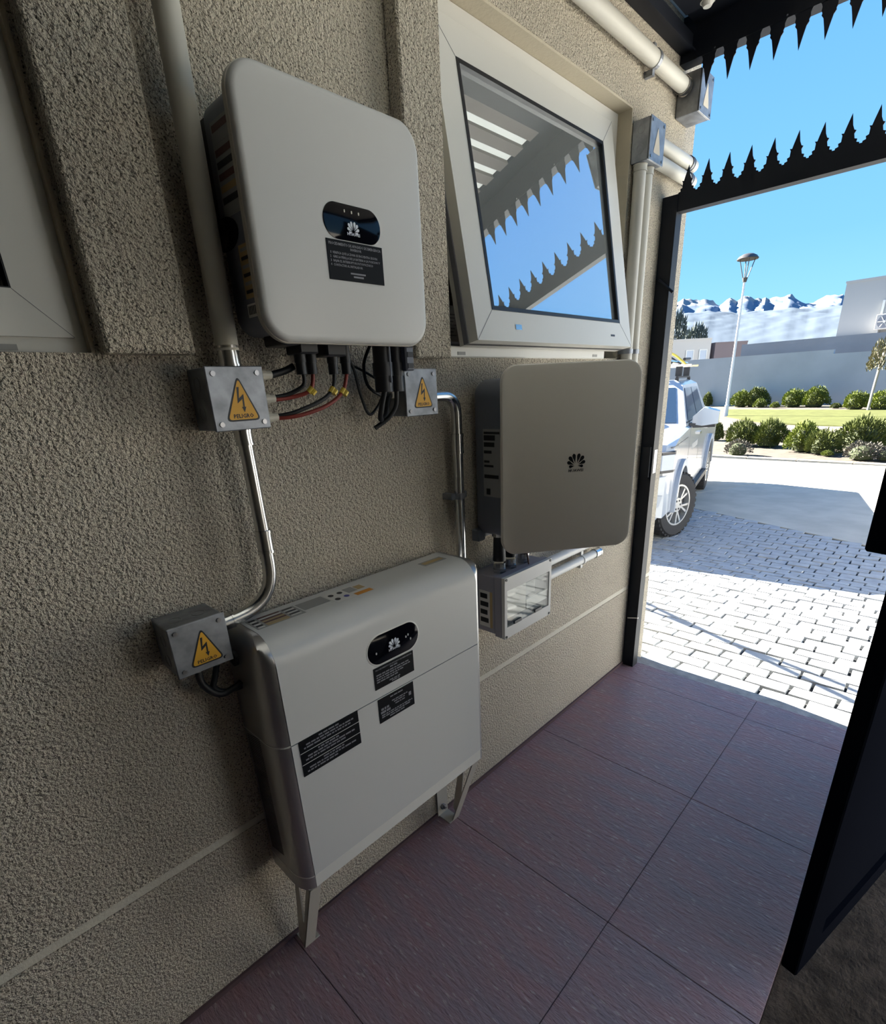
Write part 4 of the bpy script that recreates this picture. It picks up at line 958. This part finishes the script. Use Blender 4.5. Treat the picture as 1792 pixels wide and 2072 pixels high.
shrub('round', 'brightest tall yellow-green shrub in the middle of the planting bed', 14.96, 1.76, 0.34, 0.61, NG)
shrub('spiky', 'low spreading green shrub touching the brightest one in the planting bed', 14.62, 1.29, 0.33, 0.46, NG)
shrub('spiky', 'largest broad green shrub at the right of the planting bed', 15.55, 0.71, 0.47, 0.65, NG)
shrub('spiky', 'green shrub cut by the right edge of the picture in the planting bed', 16.23, 0.3, 0.32, 0.54, NG)
shrub('silver', 'silvery dry low shrub at the left kerb of the planting bed', 13.75, 2.86, 0.27, 0.33, NG)
shrub('silver', 'silvery dry low shrub at the right kerb below the largest shrub', 13.85, 0.46, 0.33, 0.33, NG)
shrub('silver', 'small silvery tuft at the right picture edge near the kerb', 13.85, 0.06, 0.22, 0.23, NG)
shrub('round', 'tiny bright green plant at the front of the planting bed', 14.2, 1.12, 0.11, 0.11, NG)
# lamp post
lp = thing('street_lamp', 'tall slim white street lamp with dark dome head on the lawn edge', 'street lamp', (27.65, 7.40, GZ))
mk('pole', 'lamp_pole', lp, lambda bm: (cyl(bm, (27.65, 7.40, GZ), (27.65, 7.40, GZ+.5), .10, 14, .09), cyl(bm, (27.65, 7.40, GZ+.5), (27.65, 7.40, 5.15), .065, 14, .042)), smooth=True)
mk('collar', 'lamp_hood', lp, lambda bm: cyl(bm, (27.65, 7.40, 5.15), (27.65, 7.40, 5.32), .075, 12, .11))
for k in range(4):
    a = k*math.pi/2+.5; mk('stay', 'lamp_hood', lp, lambda bm: cyl(bm, (27.65+.09*math.cos(a), 7.40+.09*math.sin(a), 5.30), (27.65+.30*math.cos(a), 7.40+.30*math.sin(a), 6.02), .018, 6))
mk('hood', 'lamp_hood', lp, lambda bm: loft(bm, [[Vector((27.65+r*math.cos(2*math.pi*k/24), 7.40+r*math.sin(2*math.pi*k/24), z)) for k in range(24)] for r, z in ((.41, 6.00), (.43, 6.03), (.35, 6.13), (.20, 6.21), (.04, 6.24))]), smooth=True)
# far walls and buildings
WA, WB = Vector((37.7, 12.2, 0)), Vector((36.4, -1.0, 0))
def wall_seg(name, a, b, z1, th, m, label):
    d = (b-a).normalized(); n = Vector((-d.y, d.x, 0))
    if n.x < 0: n = -n
    bm = NB(); loft(bm, [[Vector((p.x, p.y, GZ-.3)) for p in (a, b, b+n*th, a+n*th)], [Vector((p.x, p.y, z1)) for p in (a, b, b+n*th, a+n*th)]]); return tag(obj(name, bm, m), label, 'wall')
MID = WA.lerp(WB, .535)
wall_seg('garden_wall', WA+(WA-WB)*.8, MID, 2.42, .25, 'far_wall', 'plain grey garden wall behind the lawn, taller left stretch')
wall_seg('garden_wall', MID, WB+(WB-WA)*1.0, 2.20, .25, 'far_wall', 'plain grey garden wall behind the lawn, lower right stretch')
wall_seg('rear_building', Vector((41.9, 11.25, 0)), Vector((40.8, -8.0, 0)), 3.28, 2.2, 'far_wall2', 'long flat-roofed grey building rising behind the garden wall')
def bld(name, label, corners, z1, m):
    t = thing(name, label, 'building', (corners[0][0], corners[0][1], GZ))
    bm = NB(); loft(bm, [[Vector((x, y, z)) for x, y in corners] for z in (GZ-.3, z1)]); obj('walls', bm, m, t)
    cx = sum(c[0] for c in corners)/4; cy = sum(c[1] for c in corners)/4
    bm = NB(); loft(bm, [[Vector((cx+(x-cx)*k, cy+(y-cy)*k, z)) for x, y in corners] for k, z in ((1.0, z1), (1.01, z1), (1.01, z1+.12), (.98, z1+.12))]); obj('parapet', bm, m, t)
    return t
h1 = bld('cream_house', 'small cream flat-roofed house with two windows, far left behind the truck', [(50.0, 19.9), (53.0, 17.0), (58, 22), (55, 25)], 4.45, 'house_cream')
hd = (Vector((53.0, 17.0, 0))-Vector((50.0, 19.9, 0))).normalized(); hn = Vector((hd.y, -hd.x, 0))
if hn.x > 0: hn = -hn
hf = frame((50.0, 19.9, 0), hd, (0, 0, 1), hn)
for u in (2.0, 3.2):
    wv = mk('window', 'win_blue', h1, box, u, u+.6, 2.1, 3.6, 0, .05, hf); mk('window_frame', 'upvc', wv, ring_frame, u-.06, u+.66, 2.04, 3.66, .07, 0, .08, hf)
bld('brown_house', 'dark brown low house between the cream house and the grey building', [(53.2, 16.7), (55.0, 14.6), (60, 19), (58, 21)], 4.05, 'house_brown')
h2 = bld('grey_house', 'tall plain grey house with outdoor unit at the right edge', [(44.4, 6.40), (43.6, -1.4), (52, -2.2), (52.8, 5.6)], 6.42, 'house_grey')
g1 = Vector((44.4, 6.40, 0)); g2 = Vector((43.6, -1.4, 0)); gd = (g2-g1).normalized(); gn = Vector((gd.y, -gd.x, 0))
if gn.x > 0: gn = -gn
gf_ = frame((44.4, 6.40, 0), gd, (0, 0, 1), gn)
ac = thing('air_conditioner', 'white outdoor air-conditioning unit with round fan on the grey house wall', 'air conditioner', g1+gd*2.6+Vector((0, 0, 3.6)))
cs = mk('casing', 'house_grey', ac, box, 2.05, 3.15, 3.55, 4.40, .15, .55, gf_, b=.03)
mk('fan_grille', 'housing', ac, lambda bm: cyl(bm, gf_(2.5, 3.97, .55), gf_(2.5, 3.97, .57), .36, 24))
mk('fan_hub', 'upvc', ac, lambda bm: cyl(bm, gf_(2.5, 3.97, .571), gf_(2.5, 3.97, .60), .07, 12))
for k in range(6): mk('fan_blade', 'paper_grey', ac, lambda bm: cyl(bm, gf_(2.5+.08*math.cos(k*1.047), 3.97+.08*math.sin(k*1.047), .58), gf_(2.5+.33*math.cos(k*1.047), 3.97+.33*math.sin(k*1.047), .58), .025, 6))
mk('pipe_cover', 'upvc', ac, box, 2.1, 2.22, 4.41, 5.2, .01, .10, gf_)
for u in (2.2, 2.9): mk('support', 'house_grey', ac, box, u, u+.06, 3.3, 3.545, .0, .5, gf_)
# young tree
tr = thing('young_tree', 'slender young tree with sparse olive crown near the right end of the far wall', 'tree', (31.2, 2.42, GZ))
mk('trunk', 'bark', tr, lambda bm: (tube(bm, smooth_path([(31.2, 2.42, GZ), (31.25, 2.40, .5), (31.2, 2.36, 1.3), (31.2, 2.3, 2.2)]), .055, 8), tube(bm, [(31.2, 2.36, 1.2), (31.1, 2.1, 1.9), (31.1, 2.0, 2.4)], .03, 6), tube(bm, [(31.2, 2.34, 1.5), (31.25, 2.55, 2.0), (31.2, 2.6, 2.3)], .025, 6)), smooth=True)
o = bpy.data.objects.new('crown', leaf_mesh('crown', 900, 1, 1, .20, 'leaf_olive', 9)); COL.objects.link(o); o.parent = tr; o.location = (0, -.15, 1.6); o.scale = (.48, .48, 1.2)
for nm, x, y, hh, r_, lab in (('far_tree', 88.4, 34.6, 10.3, 1.7, 'taller dark far tree beside the gate post'), ('far_tree', 92.2, 32.6, 8.7, 1.6, 'shorter dark far tree right of the taller one')):
    t = thing(nm, lab, 'tree', (x, y, GZ), 'far trees'); mk('trunk', 'bark', t, lambda bm: cyl(bm, (x, y, GZ), (x, y, hh*.7), .25, 8, .12))
    o = bpy.data.objects.new('crown', leaf_mesh('crown', 900, 1, 1, .22, 'leaf_far', 12)); COL.objects.link(o); o.parent = t; o.location = (0, 0, hh*.45); o.scale = (r_, r_, hh*.55)
# snow mountains
def mountain_mat(name, hazed_rock, snow0):
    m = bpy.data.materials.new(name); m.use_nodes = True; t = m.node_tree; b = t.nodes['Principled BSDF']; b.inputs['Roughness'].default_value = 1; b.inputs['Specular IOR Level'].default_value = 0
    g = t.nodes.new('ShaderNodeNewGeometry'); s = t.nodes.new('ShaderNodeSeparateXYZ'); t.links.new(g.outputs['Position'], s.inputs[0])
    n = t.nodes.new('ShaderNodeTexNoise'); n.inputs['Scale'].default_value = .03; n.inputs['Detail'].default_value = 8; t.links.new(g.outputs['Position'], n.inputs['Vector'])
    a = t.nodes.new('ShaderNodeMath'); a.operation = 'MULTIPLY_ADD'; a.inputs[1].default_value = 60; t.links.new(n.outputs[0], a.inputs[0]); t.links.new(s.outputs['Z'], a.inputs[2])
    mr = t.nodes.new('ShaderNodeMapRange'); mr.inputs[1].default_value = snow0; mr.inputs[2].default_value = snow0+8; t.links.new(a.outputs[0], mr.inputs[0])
    mx = t.nodes.new('ShaderNodeMix'); mx.data_type = 'RGBA'; mx.inputs[6].default_value = (*hazed_rock, 1); mx.inputs[7].default_value = (.27, .275, .28, 1)
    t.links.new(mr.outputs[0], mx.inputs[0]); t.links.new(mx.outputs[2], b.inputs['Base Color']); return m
M['mountain'] = mountain_mat('mountain', (.17, .21, .27), 236)  # blue-grey rock colour has the aerial haze mixed into it
M['foothill'] = mountain_mat('foothill', (.085, .105, .13), 900)  # pale blue tint is distance haze put into the base colour
from mathutils import noise as mnoise
def ridge(name, label, m, D, crest, base_d, jag, fr, rib, seed, nx=260, ny=44):
    # a range standing across the view, falling towards the valley with shallow ribs
    bm = NB(); rows = []
    for j in range(ny+1):
        t = j/ny; row = []
        for i in range(nx+1):
            az = math.radians(-25+70*i/nx); rr = base_d+(D-base_d)*t
            P = Vector((math.cos(az)*rr, math.sin(az)*rr, 0))
            h = crest*(1-.0125*(22-math.degrees(az)) if az < .384 else 1)+jag*mnoise.fractal(Vector((az*fr+seed, 0, seed)), .8, 2.0, 5)
            rb = 1-2*abs(mnoise.fractal(Vector((P.x*.008, P.y*.014, seed)), .9, 2.1, 6))
            row.append(bm.verts.new((P.x, P.y, h*t**.9+rb*rib*t-6)))
        rows.append(row)
    rows.append([bm.verts.new((v.co.x*1.25, v.co.y*1.25, -6)) for v in rows[-1]])
    for a, b in zip(rows, rows[1:]):
        for i in range(nx): bm.faces.new((a[i], a[i+1], b[i+1], b[i]))
    return tag(obj(name, bm, m, None, True), label, 'mountain')
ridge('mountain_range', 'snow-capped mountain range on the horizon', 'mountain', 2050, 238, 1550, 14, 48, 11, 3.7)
ridge('foothill', 'long bare foothill below the snowy range, haze put into its colour', 'foothill', 1500, 153, 700, 9, 7, 4, 8.2)
